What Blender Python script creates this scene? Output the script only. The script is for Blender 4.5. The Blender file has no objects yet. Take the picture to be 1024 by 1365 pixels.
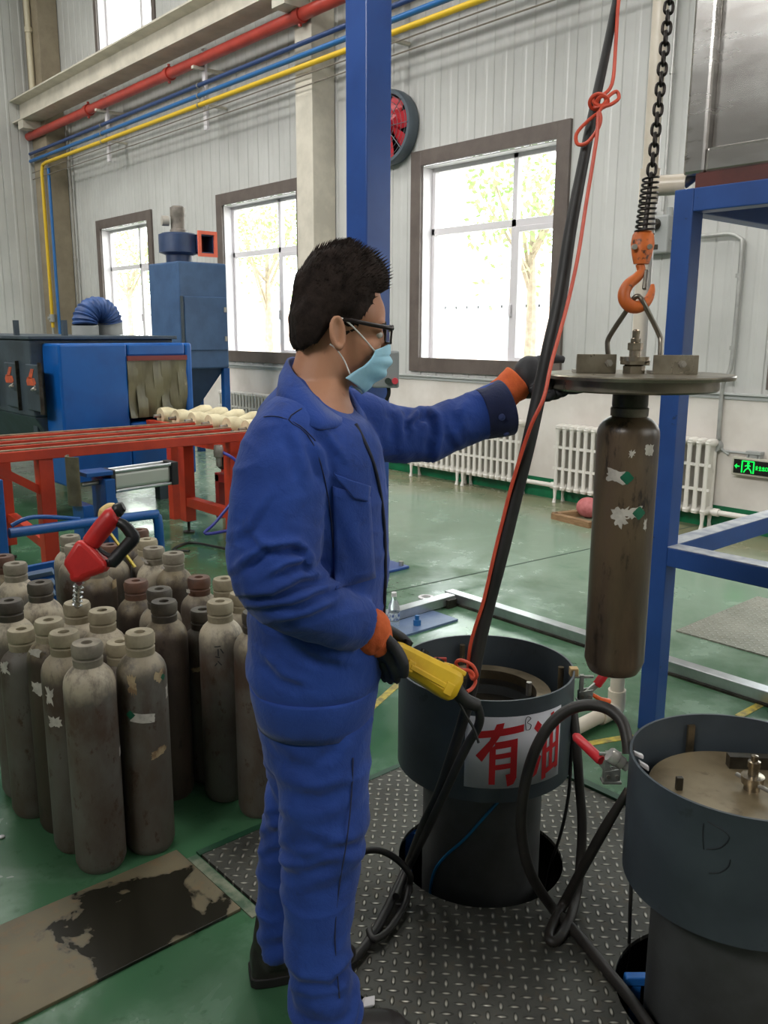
import bpy, bmesh, math, random
from mathutils import Vector, Matrix, noise
random.seed(7)
PI = math.pi
SC = bpy.context.scene
COL = SC.collection

# ---------------------------------------------------------------- camera model
CF = 1150.0
YAW, PIT, ROL, CH = math.radians(48.48), math.radians(11.83), math.radians(.275), 1.58
F_ = Vector((-math.sin(YAW)*math.cos(PIT), math.cos(YAW)*math.cos(PIT), -math.sin(PIT)))
_r = Vector((math.cos(YAW), math.sin(YAW), 0)); _u = _r.cross(F_)
R_ = _r*math.cos(ROL) + _u*math.sin(ROL)
U_ = _u*math.cos(ROL) - _r*math.sin(ROL)
HF = Vector((-math.sin(YAW), math.cos(YAW), 0))          # horizontal forward
HR = Vector((math.cos(YAW), math.sin(YAW), 0))           # horizontal right
CAMP = Vector((0, 0, CH))
def P(px, py, d):
    return CAMP + (F_ + R_*((px-512)/CF) + U_*((682.5-py)/CF))*d
def PZ(px, py, z):
    v = F_ + R_*((px-512)/CF) + U_*((682.5-py)/CF)
    return CAMP + v*((z-CH)/v.z)

# ---------------------------------------------------------------- materials
def lin(c):
    return tuple(((v/255)/12.92 if v/255 <= .04045 else ((v/255+.055)/1.055)**2.4) for v in c) + (1,)
_mats = {}
class NT:
    def __init__(s, name):
        s.m = bpy.data.materials.new(name); s.m.use_nodes = True
        s.t = s.m.node_tree; s.t.nodes.clear()
        s.out = s.n('ShaderNodeOutputMaterial')
        s.b = s.n('ShaderNodeBsdfPrincipled')
        s.l(s.b.outputs[0], s.out.inputs[0])
    def n(s, ty, **k):
        x = s.t.nodes.new(ty)
        for a, v in k.items(): setattr(x, a, v)
        return x
    def l(s, a, b): s.t.links.new(a, b)
    def coord(s, rnd=False, scale=(1, 1, 1)):
        tc = s.n('ShaderNodeTexCoord'); mp = s.n('ShaderNodeMapping')
        mp.inputs['Scale'].default_value = scale
        s.l(tc.outputs['Object'], mp.inputs['Vector'])
        if rnd:
            oi = s.n('ShaderNodeObjectInfo'); mu = s.n('ShaderNodeMath', operation='MULTIPLY')
            mu.inputs[1].default_value = 37.0
            s.l(oi.outputs['Random'], mu.inputs[0]); s.l(mu.outputs[0], mp.inputs['Location'])
        return mp.outputs[0]
    def noise(s, vec, scale, detail=4, rough=.6, dist=0):
        n = s.n('ShaderNodeTexNoise')
        n.inputs['Scale'].default_value = scale; n.inputs['Detail'].default_value = detail
        n.inputs['Roughness'].default_value = rough; n.inputs['Distortion'].default_value = dist
        s.l(vec, n.inputs['Vector']); return n.outputs[0]
    def ramp(s, fac, lo, hi, c0=(0, 0, 0, 1), c1=(1, 1, 1, 1)):
        r = s.n('ShaderNodeValToRGB')
        e = r.color_ramp.elements; e[0].position = lo; e[1].position = hi; e[0].color = c0; e[1].color = c1
        s.l(fac, r.inputs[0]); return r.outputs[0]
    def mix(s, fac, a, b):
        m = s.n('ShaderNodeMix', data_type='RGBA')
        for v, i in ((fac, 0), (a, 6), (b, 7)):
            if isinstance(v, (tuple, list)) or isinstance(v, float): m.inputs[i].default_value = v
            else: s.l(v, m.inputs[i])
        return m.outputs[2]
    def math(s, op, a, b=None, clamp=False):
        m = s.n('ShaderNodeMath', operation=op, use_clamp=clamp)
        for v, i in ((a, 0), (b, 1)):
            if v is None: continue
            if isinstance(v, (int, float)): m.inputs[i].default_value = v
            else: s.l(v, m.inputs[i])
        return m.outputs[0]
    def bump(s, h, strength=.3, dist=.01):
        b = s.n('ShaderNodeBump'); b.inputs['Strength'].default_value = strength; b.inputs['Distance'].default_value = dist
        s.l(h, b.inputs['Height']); s.l(b.outputs[0], s.b.inputs['Normal'])
def M(name, c1, c2=None, sc=6, rough=.5, metal=0, lo=.4, hi=.62, c3=None, sc3=22, lo3=.6, hi3=.68,
      bump=0, bsc=60, rnd=False, rv=0, stretch=(1, 1, 1), spec=.5, bdist=.004):
    """painted / metal / cloth surface: up to three noise-mixed colours of its own"""
    if name in _mats: return _mats[name]
    t = NT(name); b = t.b
    b.inputs['Roughness'].default_value = rough; b.inputs['Metallic'].default_value = metal
    b.inputs['Specular IOR Level'].default_value = spec
    if c2 is None and not bump and not c3:
        b.inputs['Base Color'].default_value = lin(c1)
    else:
        v = t.coord(rnd, stretch)
        col = lin(c1)
        if c2:
            f = t.ramp(t.noise(v, sc), lo, hi); col = t.mix(f, col, lin(c2))
            if rv:
                r = t.math('MULTIPLY_ADD', t.noise(v, sc*1.7), rv); t.t.nodes[-1].inputs[2].default_value = rough-rv*.5
                t.l(r, b.inputs['Roughness'])
        if c3:
            f = t.ramp(t.noise(v, sc3, 5, .65), lo3, hi3); col = t.mix(f, col, lin(c3))
        if isinstance(col, tuple): b.inputs['Base Color'].default_value = col
        else: t.l(col, b.inputs['Base Color'])
        if bump: t.bump(t.noise(v, bsc, 3), bump, bdist)
    _mats[name] = t.m
    return t.m
def emit(name, c, s):
    t = NT(name); e = t.n('ShaderNodeEmission'); e.inputs[0].default_value = lin(c); e.inputs[1].default_value = s
    t.l(e.outputs[0], t.out.inputs[0]); return t.m

# ---------------------------------------------------------------- mesh builder
class MB:
    def __init__(s): s.v = []; s.f = []
    def add(s, vs, fs):
        o = len(s.v); s.v += [Vector(a) for a in vs]; s.f += [tuple(i+o for i in f) for f in fs]; return s
    def box(s, x0, x1, y0, y1, z0, z1):
        vs = [(x, y, z) for z in (z0, z1) for y in (y0, y1) for x in (x0, x1)]
        return s.add(vs, [(0, 2, 3, 1), (4, 5, 7, 6), (0, 1, 5, 4), (2, 6, 7, 3), (0, 4, 6, 2), (1, 3, 7, 5)])
    def obox(s, c, ax, ay, az):
        """oriented box: centre and three half-axis vectors"""
        c = Vector(c); vs = [c+ax*i+ay*j+az*k for k in (-1, 1) for j in (-1, 1) for i in (-1, 1)]
        return s.add(vs, [(0, 2, 3, 1), (4, 5, 7, 6), (0, 1, 5, 4), (2, 6, 7, 3), (0, 4, 6, 2), (1, 3, 7, 5)])
    def beam(s, p, q, w, h, up=Vector((0, 0, 1))):
        p, q = Vector(p), Vector(q); d = (q-p); L = d.length; d.normalize()
        sd = d.cross(up)
        if sd.length < 1e-4: sd = d.cross(Vector((1, 0, 0)))
        sd.normalize(); u = sd.cross(d)
        return s.obox((p+q)/2, d*L/2, sd*w/2, u*h/2)
    def rings(s, rings, close=True, cap=True):
        n = len(rings[0]); vs = [p for r in rings for p in r]; fs = []
        for i in range(len(rings)-1):
            for j in range(n if close else n-1):
                k = (j+1) % n
                fs.append((i*n+j, i*n+k, (i+1)*n+k, (i+1)*n+j))
        if cap:
            fs.append(tuple(range(n-1, -1, -1))); fs.append(tuple((len(rings)-1)*n+j for j in range(n)))
        return s.add(vs, fs)
    def tube(s, path, r, n=12, cap=True, squash=1, sub=0):
        path = [Vector(p) for p in path]
        if not isinstance(r, (list, tuple)): r = [r]*len(path)
        if sub: path, r = smooth_path(path, r, sub)
        T = []
        for i in range(len(path)):
            a = path[max(i-1, 0)]; b = path[min(i+1, len(path)-1)]
            t = (b-a); T.append(t.normalized() if t.length > 1e-9 else Vector((0, 0, 1)))
        up = Vector((0, 0, 1)) if abs(T[0].z) < .9 else Vector((1, 0, 0))
        nn = T[0].cross(up).normalized(); R = []
        for i, p in enumerate(path):
            nn = (nn - T[i]*nn.dot(T[i])).normalized(); bb = T[i].cross(nn)
            R.append([p + (nn*math.cos(2*PI*j/n) + bb*math.sin(2*PI*j/n)*squash)*r[i] for j in range(n)])
        return s.rings(R, True, cap)
    def loop(s, path, r, n=8, sub=4):
        """closed tube"""
        path = [Vector(p) for p in path]; m = len(path); q = []
        for i in range(m):
            a, b, c, d = path[i-1], path[i], path[(i+1) % m], path[(i+2) % m]
            for k in range(sub):
                q.append(cr(a, b, c, d, k/sub))
        m = len(q); T = [(q[(i+1) % m]-q[i-1]).normalized() for i in range(m)]
        nrm = Vector((0, 0, 0))
        for i in range(m): nrm += (q[i]-q[0]).cross(q[(i+1) % m]-q[0])
        nrm.normalize(); vs = []; fs = []
        for i in range(m):
            b = T[i].cross(nrm).normalized(); c = b.cross(T[i])
            vs += [q[i] + (b*math.cos(2*PI*j/n) + c*math.sin(2*PI*j/n))*r for j in range(n)]
        for i in range(m):
            k = (i+1) % m
            for j in range(n):
                l = (j+1) % n; fs.append((i*n+j, i*n+l, k*n+l, k*n+j))
        return s.add(vs, fs)
    def cyl(s, p, q, r, r2=None, n=24): return s.tube([p, q], [r, r if r2 is None else r2], n)
    def lathe(s, prof, c=(0, 0, 0), n=32, ax=Vector((0, 0, 1)), cap=False):
        ax = Vector(ax).normalized(); c = Vector(c)
        u = ax.orthogonal().normalized(); w = ax.cross(u)
        return s.rings([[c + ax*z + (u*math.cos(2*PI*j/n) + w*math.sin(2*PI*j/n))*max(r, 1e-5) for j in range(n)] for r, z in prof], True, cap)
    def ell(s, c, a, b, d, n=20, m=12):
        c = Vector(c); rings = []
        for i in range(m+1):
            th = PI*i/m; rr = max(math.sin(th), 1e-3); zz = -math.cos(th)
            rings.append([c + a*(rr*math.cos(2*PI*j/n)) + b*(rr*math.sin(2*PI*j/n)) + d*zz for j in range(n)])
        return s.rings(rings)
    def prism(s, pts, axis):
        """polygon (list of 3-D points) pushed along axis"""
        n = len(pts); a = [Vector(p) for p in pts]; b = [p+Vector(axis) for p in a]
        fs = [tuple(range(n-1, -1, -1)), tuple(range(n, 2*n))] + [(i, (i+1) % n, n+(i+1) % n, n+i) for i in range(n)]
        return s.add(a+b, fs)
    def build(s, name, mat, parent=None, bevel=0, smooth=35, origin=None, seg=2):
        me = bpy.data.meshes.new(name)
        vs = s.v
        if parent is None:
            if origin is None:
                xs = [v.x for v in vs]; ys = [v.y for v in vs]; zs = [v.z for v in vs]
                origin = Vector(((min(xs)+max(xs))/2, (min(ys)+max(ys))/2, min(zs)))
            off = Vector(origin)
        else: off = wloc(parent)
        me.from_pydata([v-off for v in vs], [], s.f)
        bm = bmesh.new(); bm.from_mesh(me); bmesh.ops.recalc_face_normals(bm, faces=bm.faces); bm.to_mesh(me); bm.free()
        if smooth:
            me.shade_smooth()
            if smooth < 180: me.set_sharp_from_angle(angle=math.radians(smooth))
        o = bpy.data.objects.new(name, me); COL.objects.link(o)
        if mat: me.materials.append(mat)
        if parent is None: o.location = off
        else: o.parent = parent
        if bevel:
            b = o.modifiers.new('bevel', 'BEVEL'); b.width = bevel; b.segments = seg; b.limit_method = 'ANGLE'; b.angle_limit = math.radians(40)
        return o
def wloc(o):
    l = Vector((0, 0, 0))
    while o: l += o.location; o = o.parent
    return l
def cr(a, b, c, d, t):
    return .5*((2*b) + (c-a)*t + (2*a-5*b+4*c-d)*t*t + (3*b-a-3*c+d)*t**3)
def smooth_path(path, r, sub):
    q = []; rr = []
    n = len(path)
    for i in range(n-1):
        a, b, c, d = path[max(i-1, 0)], path[i], path[i+1], path[min(i+2, n-1)]
        for k in range(sub):
            t = k/sub; q.append(cr(a, b, c, d, t)); rr.append(r[i]*(1-t)+r[i+1]*t)
    return q+[path[-1]], rr+[r[-1]]
def tag(o, label, cat, group=None):
    o['label'] = label; o['category'] = cat
    if group: o['group'] = group
    return o
def thing(name, label, cat, loc, group=None):
    o = bpy.data.objects.new(name, None); COL.objects.link(o); o.location = loc; o.empty_display_size = .1
    return tag(o, label, cat, group)
def struct(o): o['kind'] = 'structure'; return o
def dup(o, parent=None):
    c = o.copy(); COL.objects.link(c)
    if parent: c.parent = parent
    for ch in list(o.children): dup(ch, c)
    return c
def remesh(o, vox, smooth_it=4, fac=.5):
    m = o.modifiers.new('r', 'REMESH'); m.mode = 'VOXEL'; m.voxel_size = vox
    if smooth_it:
        m2 = o.modifiers.new('s', 'SMOOTH'); m2.iterations = smooth_it; m2.factor = fac
    dg = bpy.context.evaluated_depsgraph_get(); dg.update()
    me = bpy.data.meshes.new_from_object(o.evaluated_get(dg))
    o.modifiers.clear(); old = o.data; o.data = me; bpy.data.meshes.remove(old)
    me.shade_smooth(); return o

# ---------------------------------------------------------------- shared materials
WHITE_SIDE = M('ribbed_siding', (190, 190, 186), (176, 176, 172), 1.2, .38, 0, .35, .7)
PLASTER = M('white_plaster', (210, 204, 197), (197, 190, 182), 2.0, .8)
GREEN_PAINT = M('green_skirting_paint', (10, 110, 70), (16, 92, 60), 4, .4)
BROWN_TRIM = M('brown_window_trim', (98, 88, 82), (88, 78, 73), 5, .45)
PVC = M('white_window_plastic', (214, 210, 212), None, rough=.35)
CREAM = M('cream_steel', (202, 195, 180), (184, 178, 164), 3, .5)
BROWN_COL = M('tan_column_steel', (150, 138, 116), (136, 124, 104), 3, .5)
BLUE = M('blue_machine_paint', (16, 80, 148), (13, 68, 128), 3, .35, c3=(30, 50, 80), sc3=30, lo3=.66, hi3=.72)
BLUE_COL = M('blue_column_paint', (42, 78, 148), (36, 68, 132), 2, .32)
BLUE_DULL = M('dull_blue_paint', (62, 92, 130), (52, 80, 116), 3, .45)
SLATE = M('slate_machine_paint', (62, 74, 84), (50, 60, 68), 4, .5, c3=(40, 46, 50), sc3=9, lo3=.62, hi3=.75)
RED_PAINT = M('orange_red_paint', (196, 62, 34), (176, 52, 30), 5, .45, c3=(90, 40, 28), sc3=25, lo3=.68, hi3=.74)
RED_PIPE = M('red_pipe_paint', (180, 64, 52), (164, 56, 46), 4, .35)
YEL_PIPE = M('yellow_pipe_paint', (214, 176, 40), None, rough=.4)
BLUE_PIPE = M('blue_pipe_paint', (30, 96, 156), None, rough=.4)
NAVY_PIPE = M('navy_pipe_paint', (44, 66, 110), None, rough=.4)
STEEL = M('bare_steel', (178, 174, 166), (136, 130, 120), 9, .34, .65, rv=.2)
DARK_STEEL = M('dark_oily_steel', (78, 74, 66), (52, 48, 42), 12, .38, .7, rv=.2)
ALU = M('aluminium', (196, 198, 200), (170, 172, 174), 6, .3, .9)
STAINLESS = M('stainless_sheet', (205, 203, 200), (178, 174, 170), 2.2, .26, .95, c3=(130, 124, 118), sc3=6, lo3=.64, hi3=.72, rv=.15, stretch=(1, 1, 3))
BLACK = M('black_rubber', (22, 21, 21), (34, 32, 30), 14, .55)
BLACK_PL = M('black_plastic', (20, 20, 22), None, rough=.4)
GREY_BOX = M('grey_enclosure', (150, 152, 150), None, rough=.5)
RADIATOR = M('radiator_enamel', (212, 208, 200), None, rough=.4)
TUB = M('grey_blue_tub_paint', (66, 74, 80), (56, 63, 69), 5, .48, c3=(44, 48, 52), sc3=14, lo3=.63, hi3=.74, bump=.05, bsc=40)
TUB_LOW = M('grey_barrel_paint', (72, 74, 74), (60, 61, 60), 6, .55, c3=(88, 74, 60), sc3=18, lo3=.7, hi3=.78)
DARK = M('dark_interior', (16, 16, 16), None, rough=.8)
# ================================================================ the room
XL, XR, YB, YF, ZC = -17.0, 4.5, 6.7, -6.0, 8.6
# ---- floor (glossy green epoxy) with a pit under the chequer plate
def floor_mat():
    t = NT('green_epoxy_floor'); v = t.coord()
    n1 = t.noise(v, .55, 5, .6, .6); n2 = t.noise(v, 2.6, 5, .65, .3); n3 = t.noise(v, 9, 6, .7)
    c = t.mix(t.ramp(n1, .36, .64), lin((43, 86, 53)), lin((70, 110, 80)))
    c = t.mix(t.ramp(n2, .5, .72), c, lin((94, 128, 102)))
    c = t.mix(t.math('MULTIPLY', t.ramp(n3, .58, .7), .6), c, lin((30, 74, 42)))
    # trodden dust along the far wall: brown film with a shape of its own
    sx = t.n('ShaderNodeSeparateXYZ'); tc = t.n('ShaderNodeTexCoord'); t.l(tc.outputs['Object'], sx.inputs[0])
    d = t.math('ADD', sx.outputs[1], t.math('MULTIPLY', n1, 1.6))
    # paler aisle beyond the rails: dust film plus grazing reflection put into the colour
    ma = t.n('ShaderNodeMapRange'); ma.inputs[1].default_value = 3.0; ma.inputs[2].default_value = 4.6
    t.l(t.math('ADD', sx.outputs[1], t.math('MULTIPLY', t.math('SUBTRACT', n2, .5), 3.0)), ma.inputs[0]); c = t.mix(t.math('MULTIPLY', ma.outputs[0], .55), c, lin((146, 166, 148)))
    mr = t.n('ShaderNodeMapRange'); mr.inputs[1].default_value = 6.35; mr.inputs[2].default_value = 7.2
    t.l(d, mr.inputs[0]); c = t.mix(t.math('MULTIPLY', mr.outputs[0], .75), c, lin((138, 126, 98)))
    t.l(c, t.b.inputs['Base Color'])
    r = t.n('ShaderNodeMapRange'); r.inputs[1].default_value = .35; r.inputs[2].default_value = .7
    r.inputs[3].default_value = .1; r.inputs[4].default_value = .34; t.l(n2, r.inputs[0]); t.l(r.outputs[0], t.b.inputs['Roughness'])
    t.bump(t.noise(v, 3.2, 3), .04, .02); t.b.inputs['Specular IOR Level'].default_value = .55
    return t.m
CPX0, CPX1, CPY0, CPY1 = -2.16, .5, 1.155, 2.40
mb = MB()
for x0, x1, y0, y1 in ((XL, CPX0, YF, YB), (CPX1, XR, YF, YB), (CPX0, CPX1, YF, CPY0), (CPX0, CPX1, CPY1, YB)):
    mb.add([(x0, y0, 0), (x1, y0, 0), (x1, y1, 0), (x0, y1, 0)], [(0, 1, 2, 3)])
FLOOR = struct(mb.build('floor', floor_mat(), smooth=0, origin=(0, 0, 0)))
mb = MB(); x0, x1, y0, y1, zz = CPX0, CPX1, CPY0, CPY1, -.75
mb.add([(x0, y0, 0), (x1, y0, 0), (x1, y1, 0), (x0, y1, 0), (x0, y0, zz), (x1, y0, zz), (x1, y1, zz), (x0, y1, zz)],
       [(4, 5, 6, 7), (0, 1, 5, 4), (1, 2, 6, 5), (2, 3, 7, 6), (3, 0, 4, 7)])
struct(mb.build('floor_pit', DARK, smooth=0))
# floor joint
a = PZ(520, 789, 0); b = PZ(742, 741, 0); c = (b-a).normalized()
mb = MB(); mb.beam(a - c*.2 + Vector((0, 0, .0008)), b + c*3 + Vector((0, 0, .0008)), .012, .0016)
struct(mb.build('floor_joint', M('joint_dirt', (52, 70, 58), None, rough=.8), smooth=0))

# ---- chequer plates
def chequer_mat(name, c1, c2, rust, pitch=.046):
    t = NT(name); v = t.coord()
    sx = t.n('ShaderNodeSeparateXYZ'); t.l(v, sx.inputs[0])
    u, w = t.math('ADD', sx.outputs[0], 20.0), t.math('ADD', sx.outputs[1], 20.0)
    hs = []
    for ox, oy, sg in ((0, 0, 1), (.5, .5, -1)):
        cu = t.math('SUBTRACT', t.math('FRACT', t.math('ADD', t.math('DIVIDE', u, pitch), ox)), .5)
        cw = t.math('SUBTRACT', t.math('FRACT', t.math('ADD', t.math('DIVIDE', w, pitch), oy)), .5)
        a_ = t.math('MULTIPLY', t.math('ADD', cu, t.math('MULTIPLY', cw, float(sg))), .7071)
        b_ = t.math('MULTIPLY', t.math('SUBTRACT', cu, t.math('MULTIPLY', cw, float(sg))), .7071)
        a2 = t.math('POWER', t.math('ABSOLUTE', t.math('DIVIDE', a_, .36)), 2.0)
        b2 = t.math('POWER', t.math('ABSOLUTE', t.math('DIVIDE', b_, .13)), 2.0)
        hs.append(t.math('SUBTRACT', 1.0, t.math('ADD', a2, b2), clamp=True))
    h = t.math('MAXIMUM', hs[0], hs[1])
    n1 = t.noise(v, 3.5, 5, .65); n2 = t.noise(v, 16, 5, .7)
    c = t.mix(t.ramp(n1, .38, .64), lin(c1), lin(c2)); c = t.mix(t.math('MULTIPLY', t.ramp(n2, .55, .7), .5), c, lin(rust))
    worn = t.ramp(h, .55, .95)
    c = t.mix(t.math('MULTIPLY', worn, .8), c, lin((176, 172, 160)))
    t.l(c, t.b.inputs['Base Color'])
    t.b.inputs['Metallic'].default_value = .55
    r = t.n('ShaderNodeMapRange'); r.inputs[3].default_value = .58; r.inputs[4].default_value = .28; t.l(worn, r.inputs[0]); t.l(r.outputs[0], t.b.inputs['Roughness'])
    t.bump(t.math('POWER', h, .6), 1.0, .004)
    return t.m
HOLES = ((-1.585, 1.805, .25), (-.807, 1.815, .25))
def plate(name, x0, x1, y0, y1, holes, z, mat):
    bm = bmesh.new(); ed = []
    def ring(pts):
        vs = [bm.verts.new((x, y, z)) for x, y in pts]
        for i in range(len(vs)): ed.append(bm.edges.new((vs[i], vs[(i+1) % len(vs)])))
    ring(((x0, y0), (x1, y0), (x1, y1), (x0, y1)))
    for cx, cy, r in holes: ring([(cx+r*math.cos(2*PI*i/64), cy+r*math.sin(2*PI*i/64)) for i in range(64)])
    bmesh.ops.triangle_fill(bm, use_beauty=True, use_dissolve=False, edges=ed)
    for f in bm.faces:
        if f.normal.z < 0: f.normal_flip()
    r = bmesh.ops.extrude_face_region(bm, geom=list(bm.faces))
    for v in r['geom']:
        if isinstance(v, bmesh.types.BMVert): v.co.z -= .012
    bmesh.ops.recalc_face_normals(bm, faces=bm.faces)
    me = bpy.data.meshes.new(name); bm.to_mesh(me); bm.free(); me.materials.append(mat)
    o = bpy.data.objects.new(name, me); COL.objects.link(o); return struct(o)
plate('floor_plate', CPX0+.012, CPX1, CPY0+.006, CPY1-.012, HOLES, .004, chequer_mat('oily_chequer_plate', (80, 80, 74), (58, 58, 54), (88, 76, 58)))
plate('floor_plate', -2.27, 1.2, 4.12, 5.06, (), .008, chequer_mat('pale_chequer_plate', (150, 148, 136), (132, 132, 120), (120, 116, 100), .05))
# dark rubber edging around the pit
mb = MB(); mb.box(CPX0-.012, CPX0+.012, CPY0, CPY1, 0, .006); mb.box(CPX0, CPX1, CPY1-.012, CPY1+.02, 0, .014)
struct(mb.build('floor_edging', M('dark_green_edging', (20, 62, 40), None, rough=.5), smooth=0))
# rusty steel sheet on the floor
def rusty_plate_mat():
    t = NT('stained_steel_sheet'); v = t.coord()
    n1 = t.noise(v, 4, 5, .6); n2 = t.noise(v, 5.2, 5, .55, .4); n3 = t.noise(v, 30, 4)
    c = t.mix(t.ramp(n1, .36, .66), lin((112, 102, 78)), lin((96, 90, 72)))
    c = t.mix(t.math('MULTIPLY', t.ramp(n3, .5, .7), .4), c, lin((126, 96, 64)))
    # oil spill: blotch around one spot
    vm = t.n('ShaderNodeVectorMath', operation='DISTANCE'); tc = t.n('ShaderNodeTexCoord'); mp = t.n('ShaderNodeMapping')
    mp.inputs['Scale'].default_value = (1.0, .8, 0); t.l(tc.outputs['Object'], mp.inputs[0])
    t.l(mp.outputs[0], vm.inputs[0]); vm.inputs[1].default_value = (.03, .30, 0)
    d = t.math('ADD', vm.outputs['Value'], t.math('MULTIPLY', t.math('SUBTRACT', n2, .5), .62))
    wet = t.ramp(d, .155, .175, (1, 1, 1, 1), (0, 0, 0, 1))
    c = t.mix(wet, c, lin((38, 36, 28)))
    t.l(c, t.b.inputs['Base Color'])
    r = t.n('ShaderNodeMapRange'); r.inputs[3].default_value = .6; r.inputs[4].default_value = .22; t.l(wet, r.inputs[0]); t.l(r.outputs[0], t.b.inputs['Roughness'])
    t.b.inputs['Metallic'].default_value = .15
    return t.m
mb = MB(); mb.box(-2.215, -1.848, -.1, 1.112, 0, .01)
tag(mb.build('steel_sheet', rusty_plate_mat(), bevel=.002, smooth=0), 'rusty flat steel sheet with dark oil stain on green floor', 'metal sheet')
mb = MB(); mb.box(-2.16, -1.80, 1.117, 1.15, 0, .004)
struct(mb.build('floor_trim', M('worn_concrete', (120, 124, 104), (60, 84, 62), 14, .7), smooth=0))

# ---- ribbed siding
def siding(mb, a0, a1, z0, z1, pt, pitch=.24):
    """grooved sheet between a0..a1 (along the wall); pt(a, depth, z) places a point"""
    prof = []; k = math.ceil(a0/pitch-1e-6); prof.append((a0, 0))
    while k*pitch < a1-1e-6:
        g = k*pitch
        for da, dp in ((-.012, 0), (-.006, -.008), (.006, -.008), (.012, 0)):
            if a0 < g+da < a1: prof.append((g+da, dp))
        h = g+pitch*.5
        for da, dp in ((-.03, 0), (-.015, .004), (.015, .004), (.03, 0)):
            if a0 < h+da < a1: prof.append((h+da, dp))
        k += 1
    prof.append((a1, 0)); n = len(prof)
    vs = [pt(a, d, z) for z in (z0, z1) for a, d in prof]
    mb.add(vs, [(i, i+1, n+i+1, n+i) for i in range(n-1)])
WINS = [-15.165, -11.125, -7.115, -3.075, .965]; WW = 2.05; WZ0, WZ1 = 1.16, 3.43
UWINS = [-14.75, -10.7, -6.65, -2.6, 1.45]; UZ0, UZ1 = 5.95, 8.0
bp = lambda a, d, z: (a, YB-d, z)
mb = MB(); edges = [XL] + [e for w in WINS for e in (w, w+WW)] + [XR]
for i in range(0, len(edges)-1, 2): siding(mb, edges[i], edges[i+1], 1.1, WZ1, bp)
for w in WINS: siding(mb, w, w+WW, 1.1, WZ0, bp)
siding(mb, XL, XR, WZ1, UZ0, bp)
edges = [XL] + [e for w in UWINS for e in (w, w+WW)] + [XR]
for i in range(0, len(edges)-1, 2): siding(mb, edges[i], edges[i+1], UZ0, UZ1, bp)
siding(mb, XL, XR, UZ1, ZC, bp)
struct(mb.build('wall_back', WHITE_SIDE, smooth=0))
mb = MB(); mb.box(XL, XR, YB-.02, YB+.25, .0, 1.1)
struct(mb.build('wall_back_lower', PLASTER, smooth=0))
mb = MB(); mb.box(XL, XR, YB-.06, YB, 1.095, 1.112); mb.box(XL, XR, YB-.035, YB, 1.06, 1.095)
struct(mb.build('trim_1', M('sill_rail', (170, 172, 170), None, rough=.4), bevel=.003, smooth=0))
mb = MB(); mb.box(XL, XR, YB-.026, YB-.02, 0, .19)
struct(mb.build('baseboard_back', GREEN_PAINT, smooth=0))
mb = MB(); siding(mb, YF, YB, 0, ZC, lambda a, d, z: (XL+d*1.6, a, z), .34)
struct(mb.build('wall_left', WHITE_SIDE, smooth=0))
mb = MB(); mb.box(XR, XR+.2, YF, YB, 0, ZC); struct(mb.build('wall_right', PLASTER, smooth=0))
mb = MB(); mb.box(XL, XR, YF-.2, YF, 0, ZC); struct(mb.build('wall_front', M('front_wall_grey', (130, 130, 128), None, rough=.8), smooth=0))
mb = MB(); mb.box(XL, XR, YF, YB+.3, ZC, ZC+.15); struct(mb.build('ceiling', M('ceiling_sheet', (196, 196, 192), None, rough=.7), smooth=0))

# ---- windows
def glass_mat():
    t = NT('window_glass'); tr = t.n('ShaderNodeBsdfTransparent'); gl = t.n('ShaderNodeBsdfGlossy'); gl.inputs['Roughness'].default_value = .02
    fr = t.n('ShaderNodeFresnel'); fr.inputs[0].default_value = 1.45; mx = t.n('ShaderNodeMixShader')
    tr.inputs[0].default_value = (.93, .96, .95, 1)
    gm = t.n('ShaderNodeNewGeometry'); t.l(t.math('MULTIPLY', fr.outputs[0], t.math('SUBTRACT', 1.0, gm.outputs['Backfacing'])), mx.inputs[0]); t.l(tr.outputs[0], mx.inputs[1]); t.l(gl.outputs[0], mx.inputs[2]); t.l(mx.outputs[0], t.out.inputs[0])
    return t.m
GLASS = glass_mat()
def frame_rect(mb, x0, x1, z0, z1, w, y0, y1):
    mb.box(x0, x0+w, y0, y1, z0, z1); mb.box(x1-w, x1, y0, y1, z0, z1)
    mb.box(x0+w, x1-w, y0, y1, z0, z0+w); mb.box(x0+w, x1-w, y0, y1, z1-w, z1)
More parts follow.
